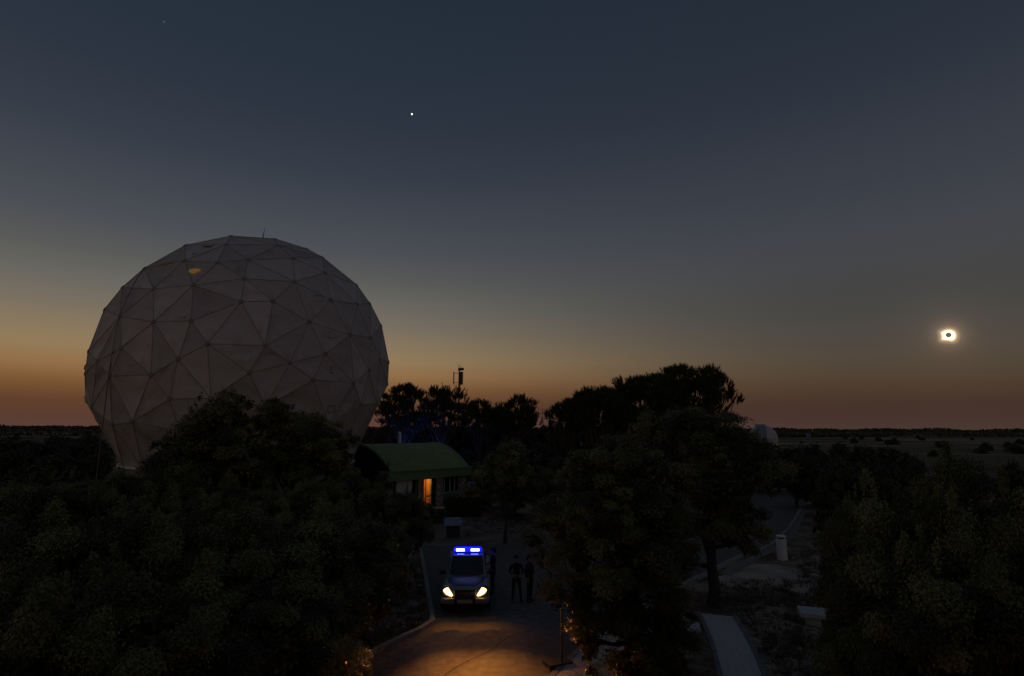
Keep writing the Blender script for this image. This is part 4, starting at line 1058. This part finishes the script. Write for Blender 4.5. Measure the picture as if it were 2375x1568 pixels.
def make_pickup(label, lit=True):
    root = empty('patrol_pickup'); tag(root, label, 'car')
    m_ = MB(); m_.loft([sring(y, w, a, b_) for y, w, a, b_ in ((0.0, 0.70, 0.52, 0.80), (0.05, 0.80, 0.44, 0.88), (0.2, 0.885, 0.40, 0.96), (0.6, 0.915, 0.38, 1.01), (1.25, 0.925, 0.36, 1.06), (2.4, 0.93, 0.36, 1.07), (3.6, 0.93, 0.38, 1.09), (5.1, 0.92, 0.42, 1.09), (5.25, 0.88, 0.48, 1.05))])
    body = m_.build('body', M['car_white'], root, True)
    # bonnet panel
    m_ = MB(); rg = []
    for y, w, z in ((0.14, 0.56, 0.925), (0.22, 0.62, 0.968), (0.6, 0.68, 1.03), (1.0, 0.72, 1.07), (1.3, 0.73, 1.09)):
        rg.append([(w * t_, y + 0.05 * t_ * t_, z - 0.03 * t_ ** 4) for t_ in [-1 + 2 * i / 12 for i in range(13)]])
    vs_ = [p for r_ in rg for p in r_]; fs = [(i * 13 + k, i * 13 + k + 1, (i + 1) * 13 + k + 1, (i + 1) * 13 + k) for i in range(4) for k in range(12)]
    m_.add(vs_ + [(v[0], v[1], v[2] - 0.04) for v in vs_], fs + [tuple(i + 65 for i in f[::-1]) for f in fs]); m_.build('bonnet', M['car_green'], root, True)
    # cabin
    m_ = MB(); m_.loft([sring(y, w, 1.0, z, 24, 0.36) for y, w, z in ((1.18, 0.76, 1.06), (1.45, 0.755, 1.28), (1.98, 0.70, 1.70), (2.15, 0.69, 1.755), (2.7, 0.69, 1.775), (3.2, 0.69, 1.755), (3.45, 0.71, 1.6), (3.62, 0.74, 1.08))])
    cab_ = m_.build('cabin', M['car_white'], root, True)
    m_ = MB(); gz = [(1.245, 0.66, 1.13), (1.44, 0.655, 1.305), (1.7, 0.64, 1.515), (1.95, 0.60, 1.695)]
    vs_ = []
    for y, w, z in gz: vs_ += [(w * t_, y + 0.06 * t_ * t_ - 0.045, z + 0.012) for t_ in [-1 + 2 * i / 8 for i in range(9)]]
    fs = [(i * 9 + k, i * 9 + k + 1, (i + 1) * 9 + k + 1, (i + 1) * 9 + k) for i in range(3) for k in range(8)]
    m_.add(vs_, fs); m_.build('windscreen', M['car_glass'], root, True)
    for s_ in (-1, 1):
        for y0, y1, y2, y3 in ((1.62, 2.36, 2.36, 2.02), (2.44, 3.28, 3.16, 2.44)):
            m_ = MB(); q_ = [(y0, 1.2), (y1, 1.2), (y2, 1.64), (y3, 1.64)]
            m_.add([(s_ * (0.775 - 0.045 * (z - 1.1) / 0.6 + o_), y, z) for o_ in (-0.05, 0.0) for y, z in q_], [(0, 1, 2, 3), (7, 6, 5, 4), (0, 1, 5, 4), (1, 2, 6, 5), (2, 3, 7, 6), (3, 0, 4, 7)])
            m_.build('side_window', M['car_glass'], root)
        mi = MB(); mi.loft([sring(1.5, 0.0, 0, 0)] and [[(s_ * (0.98 + dx), 1.52 + dy, 1.17 + dz) for dx, dz in ((-.11, -.08), (.10, -.06), (.11, .08), (-.09, .1))] for dy in (-0.07, 0.06)])
        mi.tube([(s_ * 0.80, 1.56, 1.12), (s_ * 0.90, 1.53, 1.14)], 0.03, 6); mir = mi.build('mirror', M['black_metal'], root)
        # headlight: tall at the outside, drawn out to a point towards the grille
        def hl_pts(sh, yo):
            q_ = [(0.81, 0.95), (0.62, 0.985), (0.41, 0.69), (0.47, 0.655), (0.70, 0.745), (0.83, 0.85)]
            c_ = (0.64, 0.83)
            return [(s_ * (c_[0] + (x - c_[0]) * sh), yo + 0.02 + 0.45 * max(0, x - 0.55) ** 1.5 + 0.35 * max(0, z - 0.75), c_[1] + (z - c_[1]) * sh) for x, z in q_]
        m_ = MB(); m_.loft([hl_pts(1.22, 0.08), hl_pts(1.22, -0.055)]); hl = m_.build('headlight', M['lamp_glass'], root)
        m_ = MB(); m_.loft([hl_pts(0.86, 0.03), hl_pts(0.86, -0.075)]); m_.build('lit_lens', M['headlight'] if lit else M['lamp_glass'], hl)
        m_ = MB(); m_.loft([hl_pts(0.55, 0.0), hl_pts(0.55, -0.085)]); m_.build('bulb', M['headlight_core'] if lit else M['lamp_glass'], hl)
        m_ = MB(); m_.tube([(s_ * 0.72, 0.02, 0.52), (s_ * 0.72, -0.02, 0.52)], [0.075, 0.07], 12); m_.build('fog_lamp', M['lamp_glass'], root)
        m_ = MB(); m_.tube([(s_ * 0.33, -0.10, 0.40), (s_ * 0.35, -0.13, 0.62), (s_ * 0.37, -0.08, 0.88)], 0.035, 8); m_.build('bull_bar_upright', M['black_metal'], root, True)
        for y in (0.95, 4.2):
            wh = empty('wheel'); wh.parent = root; wh.location = (s_ * 0.83, y, 0.36)
            m_ = MB(); prof = [(-0.12, 0.24), (-0.12, 0.33), (-0.09, 0.36), (0.09, 0.36), (0.12, 0.33), (0.12, 0.24)]
            m_.loft([[(px_, rr * math.cos(2 * math.pi * k / 24), rr * math.sin(2 * math.pi * k / 24)) for k in range(24)] for px_, rr in prof]); m_.build('tyre', M['rubber'], wh, True)
            m_ = MB(); m_.loft([[(px_ * s_, rr * math.cos(2 * math.pi * k / 24), rr * math.sin(2 * math.pi * k / 24)) for k in range(24)] for px_, rr in ((0.05, 0.235), (0.125, 0.235), (0.11, 0.18), (0.125, 0.05))]); m_.build('rim', M['grey_metal'], wh, True)
    for z in (0.62,):
        m_ = MB(); m_.tube([(-0.37, -0.115 if z < .8 else -0.08, z), (0.37, -0.115 if z < .8 else -0.08, z)], 0.03, 8); m_.build('bull_bar_rail', M['black_metal'], root, True)
    m_ = MB(); m_.loft([sring(y, w, a, b_, 20, 0.3) for y, w, a, b_ in ((-0.06, 0.74, 0.42, 0.60), (-0.02, 0.86, 0.40, 0.62), (0.10, 0.92, 0.40, 0.63), (0.30, 0.93, 0.41, 0.62))]); m_.build('bumper', M['car_white'], root, True)
    gr = MB()
    for k in range(5): gr.box((0, -0.012 + k * 0.012, 0.68 + k * 0.045), (0.66, 0.03, 0.022))
    gr.build('grille_bar', M['chrome'], root)
    m_ = MB(); m_.box((0, 0.025, 0.77), (0.78, 0.05, 0.24)); m_.build('grille', M['black_metal'], root)
    m_ = MB(); m_.box((0, -0.155, 0.535), (0.52, 0.012, 0.11)); pl = m_.build('number_plate', M['plate'], root)
    # light bar
    m_ = MB(); m_.box((0, 2.2, 1.80), (1.06, 0.26, 0.05)); bar = m_.build('light_bar', M['black_metal'], root)
    m_ = MB(); m_.loft([sring(y, w, 1.826, z, 16, 0.3) for y, w, z in ((2.05, 0.55, 1.92), (2.09, 0.57, 1.96), (2.31, 0.57, 1.96), (2.35, 0.55, 1.92))]); m_.build('bar_cover', M['blue_lens'] if lit else M['black_metal'], bar, True)
    for s_ in (-1, 1):
        m_ = MB(); m_.box((s_ * 0.30, 2.042, 1.90), (0.34, 0.03, 0.085)); m_.build('lit_module', M['blue_core'] if lit else M['blue_dim'], bar)
        m_ = MB()
        for k in range(6): m_.box((s_ * (0.16 + k * 0.05), 1.985, 1.748), (0.022, 0.02, 0.03))
        m_.build('led_strip', M['blue_led'] if lit else M['black_metal'], bar)
        m_ = MB(); m_.box((s_ * 0.29, 2.0, 1.755), (0.40, 0.02, 0.07)); m_.build('visor_lens', M['blue_dim'] if lit else M['black_metal'], bar)
    return root

def lamp(name, kind, parent, loc, power, color, size, rot=None, **kw):
    d = bpy.data.lights.new(name, kind); d.energy = power; d.color = color; d.shadow_soft_size = size
    for k_, v_ in kw.items(): setattr(d, k_, v_)
    o = bpy.data.objects.new(name, d); col.objects.link(o); o.parent = parent; o.location = loc
    if rot: o.rotation_euler = rot
    return o
car = make_pickup('white patrol pickup with lit headlights and flashing blue roof bar on the road')
cf = G(1077, 1428)
car.location = (cf.x, cf.y, 0.012)
CAR_RZ = math.atan2(-cf.x, cf.y) + R(-2.5)
car.rotation_euler = (0, 0, CAR_RZ)
far_car_src = car
for s_ in (-1, 1):
    lamp('headlight_beam', 'SPOT', car, (s_ * 0.62, -0.14, 0.82), 1500, (1.0, 0.34, 0.055), 0.06, None, spot_size=R(30), spot_blend=1.0)
    lamp('headlight_spill', 'SPOT', car, (s_ * 0.62, -0.14, 0.82), 42, (1.0, 0.34, 0.055), 0.06, None, spot_size=R(120), spot_blend=1.0)
    # beams leave the car forwards (local -Y) and a little down
for o in [c for c in car.children if c.type == 'LIGHT']:
    dvec = Vector((0.15, -1, -0.01)); o.rotation_euler = dvec.to_track_quat('-Z', 'Y').to_euler(); o.scale = (2.3, 1, 1) if 'beam' in o.name else (1, 1, 1)
make_far = make_pickup('patrol pickup parked behind the green-roofed building, its beacon lighting the pines blue', False)
p0 = P(985, 1040, 73); make_far.location = (p0.x, p0.y, 0); make_far.rotation_euler = (0, 0, 0.5)
lamp('beacon_light', 'POINT', make_far, (0, 2.2, 2.3), 380, (0.03, 0.1, 1.0), 0.2)

# ------------------------------------------------------------------ people
M['skin'] = pmat('skin', (0.42, 0.27, 0.20), None, 0.5)
M['hair'] = pmat('hair', (0.015, 0.012, 0.01), None, 0.6)
def cloth(name, c): return pmat(name, c, tuple(v * 0.7 for v in c), 0.85, 9, 0.3, 40)
def person(loc, face, label, top, legs_c, shoes, pose, hscale=1.0):
    """one continuous skinned body; pose gives hand positions (right, left) and foot spread; local -Y is forwards"""
    V_, E_, Rr = [], [], []
    def add(p, r_, par=None):
        V_.append(Vector(p)); Rr.append(r_)
        if par is not None: E_.append((par, len(V_) - 1))
        return len(V_) - 1
    pel = add((0, 0, 0.96), 0.145)
    wa = add((0, 0.0, 1.12), 0.135, pel); chv = add((0, 0.01, 1.32), 0.155, wa); neck = add((0, 0.0, 1.48), 0.062, chv); jaw = add((0, -0.015, 1.56), 0.07, neck)
    head = add((0, -0.012, 1.66), 0.098, jaw); crown = add((0, 0.0, 1.745), 0.07, head)
    nose = add((0, -0.115, 1.645), 0.014, head)
    for s_ in (-1, 1):
        ear = add((s_ * 0.098, 0.01, 1.65), 0.018, head)
        sh = add((s_ * 0.18, 0.01, 1.42), 0.072, chv)
        eb, hd = pose['elbow'][0 if s_ < 0 else 1], pose['hand'][0 if s_ < 0 else 1]
        e = add(eb, 0.05, sh); w_ = add(Vector(eb).lerp(Vector(hd), 0.9), 0.032, e)
        dirv = (Vector(hd) - Vector(eb)).normalized(); palm = add(Vector(hd) + dirv * 0.02, 0.036, w_)
        side = dirv.cross(Vector((s_ * 1.0, 0.15, 0))).normalized()
        for k, (off, ln_) in enumerate(((-0.03, 0.075), (-0.01, 0.09), (0.01, 0.085), (0.03, 0.065))):
            a = add(Vector(hd) + dirv * 0.06 + side * off, 0.010, palm); add(V_[a] + dirv * ln_ * 0.7 + Vector((-s_ * 0.025, -0.01, 0)), 0.008, a)
        add(Vector(hd) + dirv * 0.045 - side * 0.05 + Vector((-s_ * 0.012, -0.02, 0)), 0.011, palm)
        hip = add((s_ * 0.095, 0, 0.90), 0.105, pel); fx_ = pose['feet'][0 if s_ < 0 else 1]
        kn = add((s_ * 0.10 * 0.5 + fx_[0] * 0.5, fx_[1] * 0.5 - 0.02, 0.50), 0.064, hip); an = add((fx_[0], fx_[1] + 0.02, 0.09), 0.043, kn)
        heel = add((fx_[0], fx_[1] + 0.05, 0.045), 0.045, an); toe = add((fx_[0] + s_ * 0.03, fx_[1] - 0.15, 0.04), 0.038, heel)
    me = bpy.data.meshes.new('person'); me.from_pydata(V_, E_, [])
    o = bpy.data.objects.new('person', me); col.objects.link(o)
    sk = o.modifiers.new('skin', 'SKIN'); sk.use_smooth_shade = True
    for i, d in enumerate(me.skin_vertices[0].data):
        d.radius = (Rr[i], Rr[i] * (0.72 if i in (0, 1, 2) else 1.0)); d.use_root = (i == 0)
    o.modifiers.new('sub', 'SUBSURF').render_levels = 1
    o.modifiers['sub'].levels = 1
    dg = bpy.context.evaluated_depsgraph_get(); dg.update()
    nm = bpy.data.meshes.new_from_object(o.evaluated_get(dg))
    o.modifiers.clear(); o.data = nm
    nm.materials.clear()
    for mt in (M['skin'], top, legs_c, shoes): nm.materials.append(mt)
    hands = [Vector(h) for h in pose['hand']]
    for p in nm.polygons:
        c = p.center
        k = 1
        if c.z > 1.50: k = 0
        elif min((c - h).length for h in hands) < 0.13: k = 0
        elif c.z < 0.10: k = 3
        elif c.z < 0.97 and abs(c.x) < 0.32 and min((c - h).length for h in hands) > 0.2: k = 2
        p.material_index = k; p.use_smooth = True
    o.location = loc; o.rotation_euler = (0, 0, face); o.scale = (hscale,) * 3
    tag(o, label, 'person')
    m_ = MB(); rg = []
    for zz, rr, yy in ((1.60, 0.09, 0.045), (1.66, 0.112, 0.022), (1.72, 0.108, 0.012), (1.775, 0.08, 0.01), (1.80, 0.035, 0.01)):
        rg.append([(rr * math.cos(2 * math.pi * k / 14), yy + rr * math.sin(2 * math.pi * k / 14) * 1.08, zz + 0.045 * max(0, -math.sin(2 * math.pi * k / 14)) * (1.8 - zz) / 0.2) for k in range(14)])
    m_.loft(rg); m_.build('hair', M['hair'], o, True)
    for s_ in (-1, 1):
        m_ = MB(); m_.tube([(s_ * 0.036, -0.104, 1.672), (s_ * 0.036, -0.112, 1.672)], [0.014, 0.008], 6); m_.build('eye', M['hair'], o)
    return o
pA = P(1143, 1349, 25.2)
toward = lambda p: math.atan2(-p.x, p.y)
person((pA.x, pA.y, 0.012), toward(pA) + R(-75), 'person in a dark jacket beside the patrol pickup, face lit blue', cloth('dark_jacket', (0.035, 0.028, 0.035)), cloth('dark_trousers', (0.04, 0.03, 0.03)), M['rubber'],
       {'elbow': [(-0.27, -0.02, 1.16), (0.27, -0.03, 1.17)], 'hand': [(-0.16, -0.24, 1.12), (0.15, -0.27, 1.2)], 'feet': [(-0.12, 0.02), (0.13, -0.05)]}, 1.02)
pB = G(1197, 1397)
person((pB.x, pB.y, 0.012), toward(pB) + R(10), 'person standing on the road with legs apart, hands held together', cloth('maroon_top', (0.05, 0.022, 0.02)), cloth('brown_trousers', (0.045, 0.025, 0.022)), M['rubber'],
       {'elbow': [(-0.28, 0.02, 1.15), (0.27, 0.0, 1.14)], 'hand': [(-0.12, -0.18, 1.0), (0.10, -0.2, 1.02)], 'feet': [(-0.16, 0.0), (0.19, -0.04)]}, 1.0)
pC = G(1228, 1396)
person((pC.x, pC.y, 0.012), toward(pC) + R(55), 'person half hidden behind the hanging leaves', cloth('grey_top', (0.06, 0.05, 0.05)), cloth('black_trousers', (0.02, 0.018, 0.018)), M['rubber'],
       {'elbow': [(-0.26, 0.03, 1.14), (0.26, 0.02, 1.14)], 'hand': [(-0.24, -0.04, 0.86), (0.25, -0.02, 0.87)], 'feet': [(-0.11, 0.0), (0.12, 0.03)]}, 1.0)

# ------------------------------------------------------------------ street furniture and masts
b0 = G(1814, 1298)
bin_ = empty('litter_bin', tuple(b0)); tag(bin_, 'white cylindrical litter bin with a slot under its lid', 'bin')
BR, BH = 0.26, 1.25
m_ = MB(); m_.loft([[(rr * math.cos(2 * math.pi * k / 32), rr * math.sin(2 * math.pi * k / 32), z) for k in range(32)] for rr, z in ((BR - 0.01, -0.02), (BR, 0.03), (BR, BH - 0.17), (BR - 0.02, BH - 0.165), (BR - 0.02, BH - 0.4))]); m_.build('drum', M['white_metal'], bin_, True)
m_ = MB(); m_.loft([[(rr * math.cos(2 * math.pi * k / 32), rr * math.sin(2 * math.pi * k / 32), z) for k in range(32)] for rr, z in ((BR, BH - 0.085), (BR + 0.005, BH - 0.03), (BR - 0.03, BH - 0.004), (0.02, BH + 0.012))]); m_.build('lid', M['white_metal'], bin_, True)
for a in (R(-65), R(55), R(175)):
    m_ = MB(); m_.box(((BR - 0.03) * math.cos(a), (BR - 0.03) * math.sin(a), BH - 0.14), (0.04, 0.05, 0.16), a); m_.build('lid_post', M['white_metal'], bin_)
m_ = MB(); m_.tube([(0, 0, BH - 0.5), (0, 0, BH - 0.1)], [BR - 0.05, BR - 0.06], 24); m_.build('liner', M['black_metal'], bin_, True)

q0, q1 = G(1858, 1452), G(1935, 1460)
bench = empty('stone_bench', tuple(q0), math.atan2((q1 - q0).y, (q1 - q0).x)); tag(bench, 'pale stone slab bench on the stony ground by the thicket', 'bench')
bl_ = 1.9
m_ = MB(); m_.box((bl_ / 2, 0.5, 0.36), (bl_, 0.98, 0.12), 0, 0.985); m_.build('seat', M['bench'], bench)
for x in (0.42, bl_ - 0.42):
    m_ = MB(); m_.box((x, 0.5, 0.14), (0.5, 0.7, 0.31), 0, 0.96); m_.build('support', M['bench'], bench)

f0 = G(1303, 1550)
post = empty('black_post', tuple(f0)); tag(post, 'thin black metal post standing on a plate in the footway', 'post')
m_ = MB(); m_.tube([(0, 0, 0.06), (0, 0, 1.62)], 0.028, 8); m_.build('shaft', M['black_metal'], post, True)
m_ = MB(); m_.tube([(0, 0, 1.62), (0, 0, 1.66)], [0.034, 0.02], 8); m_.build('cap', M['chrome'], post, True)
m_ = MB(); m_.box((-0.12, 0.1, 0.12), (0.75, 0.5, 0.1), 0.4); m_.build('base_plate', M['dark_metal'], post)

s0 = G(1050, 1247)
sign = empty('information_lectern', tuple(s0), 0.12); tag(sign, 'sloping information panel on a dark stand behind the pickup', 'sign')
m_ = MB(); m_.box((0, 0, 0.42), (0.85, 0.18, 0.84)); m_.build('stand', M['dark_metal'], sign)
M['panel_print'] = pmat('faded_blue_print', (0.12, 0.18, 0.35), (0.4, 0.42, 0.5), 0.3, 7, detail=3)
c_, s_ = math.cos(R(38)), math.sin(R(38))
m_ = MB(); vs_ = []
for dz in (-0.02, 0.02):
    for i, j in ((-1, -1), (1, -1), (1, 1), (-1, 1)):
        vs_.append((i * 0.56, j * 0.34 * c_ - dz * s_, 0.98 + j * 0.34 * s_ + dz * c_))
m_.add(vs_, [(3, 2, 1, 0), (4, 5, 6, 7), (0, 1, 5, 4), (1, 2, 6, 5), (2, 3, 7, 6), (3, 0, 4, 7)]); m_.build('panel', M['panel_print'], sign)

# telecom mast with panel antennas and guy wires
tp_ = P(1065, 850, 92); mast = empty('telecom_mast', (tp_.x, tp_.y, 0)); tag(mast, 'tall telecom mast with panel antennas rising behind the pines', 'mast')
H = tp_.z
m_ = MB(); m_.tube([(0, 0, 0), (0, 0, H - 0.3)], [0.16, 0.11], 8); m_.build('pole', M['dark_metal'], mast, True)
for x, w in ((-0.85, 0.16), (0.45, 0.36), (0.1, 0.2)):
    m_ = MB(); yy = 0.5 if x == 0.1 else -0.15
    m_.box((x, yy, H - 1.9), (w, 0.14, 2.0 if x < 0 else 2.1)); m_.tube([(0, 0, H - 1.1), (x, yy, H - 1.1)], 0.04, 5); m_.tube([(0, 0, H - 2.6), (x, yy, H - 2.6)], 0.04, 5); m_.tube([(x, yy, H - 2.9), (x * .8, yy, H - 3.1), (0, 0, H - 3.0)], 0.03, 5); m_.build('panel_antenna', M['dark_metal'], mast)
m_ = MB()
m_.box((0.12, 0, H - 0.45), (0.6, 0.4, 0.4)); m_.build('equipment_box', M['dark_metal'], mast)
m_ = MB(); m_.tube([(0.45, 0, H - 0.45), (0.62, -0.1, H - 0.4)], [0.2, 0.26], 10); m_.build('dish', M['dark_metal'], mast)
m_ = MB()
for x in (-0.12, 0.1, 0.3): m_.tube([(x, 0, H - 0.3), (x, 0, H + rnd.uniform(0.0, 0.4))], 0.03, 5)
m_.build('whip_antenna', M['dark_metal'], mast)
for ax__ in (0.2, 2.3, 4.4):
    m_ = MB(); m_.tube([(0, 0, H - 2.9), (5.5 * math.cos(ax__), 5.5 * math.sin(ax__), 0)], 0.018, 4); m_.build('guy_wire', M['dark_metal'], mast)
# lattice mast
tp_ = P(1257, 944, 110); lm = empty('lattice_mast', (tp_.x, tp_.y, 0), 0.3); tag(lm, 'slender lattice mast with dipole antennas beyond the trees', 'mast')
H = tp_.z
leg = [(0.55 * math.cos(a), 0.55 * math.sin(a)) for a in (0.5, 2.6, 4.7)]
for i in range(3):
    m_ = MB(); m_.tube([(leg[i][0], leg[i][1], 0), (leg[i][0] * 0.5, leg[i][1] * 0.5, H - 3), (leg[i][0] * 0.12, leg[i][1] * 0.12, H - 1.8)], 0.05, 5); m_.build('leg', M['dark_metal'], lm)
m_ = MB()
for k in range(14):
    z0, z1 = (H - 3) * k / 14, (H - 3) * (k + 1) / 14
    for i in range(3):
        s0_, s1_ = 1 - 0.5 * k / 14, 1 - 0.5 * (k + 1) / 14; j = (i + 1) % 3
        m_.tube([(leg[i][0] * s0_, leg[i][1] * s0_, z0), (leg[j][0] * s1_, leg[j][1] * s1_, z1)], 0.02, 4)
tag(m_.build('bracing', M['dark_metal'], lm), kind='stuff')
m_ = MB(); m_.tube([(0, 0, H - 2.2), (0, 0, H - 0.3)], 0.06, 6); m_.build('top_pole', M['dark_metal'], lm)
for x, z, hgt_ in ((-0.75, H - 1.0, 1.4), (1.4, H - 0.9, 0.9), (-1.3, H - 1.0, 0.8)):
    m_ = MB(); m_.tube([(0, 0, z - 0.2), (x, 0, z - 0.2)], 0.035, 5); m_.tube([(x, 0, z - 0.4), (x, 0, z - 0.4 + hgt_)], 0.04, 5); m_.build('dipole', M['dark_metal'], lm)

# small telescope dome
dt_ = P(1766, 988, 88); dome = empty('telescope_dome', (dt_.x, dt_.y, 0)); tag(dome, 'small pale telescope dome rising behind the oak by the bend', 'dome')
DR = 2.0; DZ = dt_.z - DR * 0.93
m_ = MB(); m_.loft([[(rr * math.cos(2 * math.pi * k / 48), rr * math.sin(2 * math.pi * k / 48), z) for k in range(48)] for rr, z in ((DR - 0.1, -0.05), (DR - 0.1, DZ - 0.25))]); m_.build('drum_wall', M['white_metal'], dome, True)
m_ = MB(); rg = []
for k in range(11):
    a = -R(18) + R(108) * k / 10
    rg.append([(DR * max(math.cos(a), 0.001) * math.cos(2 * math.pi * j / 48), DR * max(math.cos(a), 0.001) * math.sin(2 * math.pi * j / 48), DZ + DR * math.sin(a)) for j in range(48)])
m_.loft(rg, cap=False); m_.build('shell', pmat('dome_white', (0.5, 0.5, 0.52), (0.56, 0.56, 0.57), 0.5, 1), dome, True)
# raised shutter band over the crown
m_ = MB(); rg = []
for k in range(17):
    a = R(-5) + R(125) * k / 16
    rg.append([( -0.18 + x, -(DR + o_) * math.cos(a), DZ + (DR + o_) * math.sin(a)) for x, o_ in ((-0.62, -0.15), (-0.62, 0.10), (0.62, 0.10), (0.62, -0.15))])
m_.loft(rg); sh_ = m_.build('shutter', pmat('shutter_grey', (0.22, 0.23, 0.28), (0.26, 0.27, 0.32), 0.4, 1), dome, True); sh_.rotation_euler = (0, 0, R(-20))
m_ = MB(); m_.tube([(-0.9, 0, DZ + DR * 0.9), (-0.9, 0, DZ + DR * 0.9 + 0.5)], 0.03, 5); m_.build('sensor_rod', M['dark_metal'], dome)
# pale weather post
wp = P(1877, 1000, 82); wpost = empty('weather_post', (wp.x, wp.y, 0)); tag(wpost, 'slim pale weather station post standing in the scrub', 'post')
m_ = MB(); m_.tube([(0, 0, 0), (0, 0, wp.z - 0.2)], 0.08, 8); m_.build('pole', M['grey_metal'], wpost, True)
m_ = MB(); m_.box((-0.28, 0, wp.z - 0.55), (0.2, 0.2, 0.45)); m_.tube([(0, 0, wp.z - 0.55), (-0.28, 0, wp.z - 0.55)], 0.04, 5); m_.build('instrument_box', pmat('instrument_blue', (0.2, 0.25, 0.5), None, 0.5), wpost)
m_ = MB(); m_.tube([(0, 0, wp.z - 1.2), (-0.45, 0, wp.z - 1.5)], 0.04, 5); m_.tube([(-0.2, 0, wp.z - 0.1), (0.4, 0, wp.z - 0.1)], 0.03, 5); m_.tube([(0.4, 0, wp.z - 0.1), (0.4, 0, wp.z + 0.2)], 0.05, 5); m_.build('cross_arm', M['grey_metal'], wpost)

# ------------------------------------------------------------------ eclipsed sun and planet
SD = 30000.0
sc0 = Vector((0, 0, CAM_H)) + SUN_DIR * SD
sun = empty('eclipsed_sun', tuple(sc0)); sun.rotation_euler = SUN_DIR.to_track_quat('-Z', 'Y').to_euler()
tag(sun, 'totally eclipsed sun, a black moon ringed by white corona', 'sun')
m2 = math.tan(R(0.5)) * SD / 0.5      # metres per degree
m_corona = bpy.data.materials.new('corona'); m_corona.use_nodes = True; t = m_corona.node_tree; t.nodes.clear()
o_ = t.nodes.new('ShaderNodeOutputMaterial'); em = t.nodes.new('ShaderNodeEmission'); tr = t.nodes.new('ShaderNodeBsdfTransparent'); ms = t.nodes.new('ShaderNodeMixShader')
at = t.nodes.new('ShaderNodeAttribute'); at.attribute_name = 'glow'
em.inputs[0].default_value = (1, 0.72, 0.38, 1); em.inputs[1].default_value = 4.0
t.links.new(at.outputs['Fac'], ms.inputs[0]); t.links.new(tr.outputs[0], ms.inputs[1]); t.links.new(em.outputs[0], ms.inputs[2]); t.links.new(ms.outputs[0], o_.inputs[0])
# outline of the corona (degrees from the centre, by direction), read off its streamers
RAD = [(0, 0.66), (30, 0.66), (60, 0.62), (90, 0.60), (120, 0.62), (150, 0.74), (170, 0.64), (190, 0.62), (215, 0.80), (240, 0.64), (265, 0.60), (290, 0.74), (310, 0.76), (335, 0.70), (360, 0.66)]
ns = 72; levels = ((0.12, 1.0), (0.66, 1.0), (0.84, 0.55), (0.98, 0.14), (1.25, 0.035), (1.7, 0.0))
vs_, fs, gv = [], [], []
for f_, g_ in levels:
    for k in range(ns):
        a = 360.0 * k / ns
        r_ = np.interp(a, [q[0] for q in RAD], [q[1] for q in RAD]) * f_ * m2 * 0.70
        vs_.append((r_ * math.cos(R(a)), r_ * math.sin(R(a)), 0)); gv.append(g_)
for i in range(len(levels) - 1):
    for k in range(ns): fs.append((i * ns + k, i * ns + (k + 1) % ns, (i + 1) * ns + (k + 1) % ns, (i + 1) * ns + k))
me = bpy.data.meshes.new('corona'); me.from_pydata(vs_, [], fs); me.materials.append(m_corona)
a_ = me.attributes.new('glow', 'FLOAT', 'POINT'); a_.data.foreach_set('value', np.array(gv, dtype=np.float32))
link('corona', me, sun)
m_ = MB(); rg = []
MR = 0.205 * m2
for k in range(13):
    a = math.pi * k / 12; rg.append([(MR * max(math.sin(a), 1e-3) * math.cos(2 * math.pi * j / 24), MR * max(math.sin(a), 1e-3) * math.sin(2 * math.pi * j / 24), MR * 1.3 + MR * math.cos(a)) for j in range(24)])
m_.loft(rg); m_.build('moon', emit_mat('moon_veiled_by_air', (0.15, 0.112, 0.10), 1.0), sun, True)

for x, y, px, st_, lb, nm in ((955, 265, 3.6, 1.6, 'bright white planet shining high over the radome', 'planet'), (380, 51, 2.0, 0.14, 'faint star near the top of the sky', 'star')):
    p = Vector((0, 0, CAM_H)) + ray(x, y) * SD
    rad_ = px / FV * SD / 2
    m_ = MB(); rg = []
    for k in range(9):
        a = math.pi * k / 8; rg.append([(rad_ * max(math.sin(a), 1e-3) * math.cos(2 * math.pi * j / 12), rad_ * max(math.sin(a), 1e-3) * math.sin(2 * math.pi * j / 12), rad_ * math.cos(a)) for j in range(12)])
    m_.loft(rg); o = m_.build(nm, emit_mat(nm + '_light', (1, 1, 0.97), st_), None, True); o.location = p; tag(o, lb, nm)
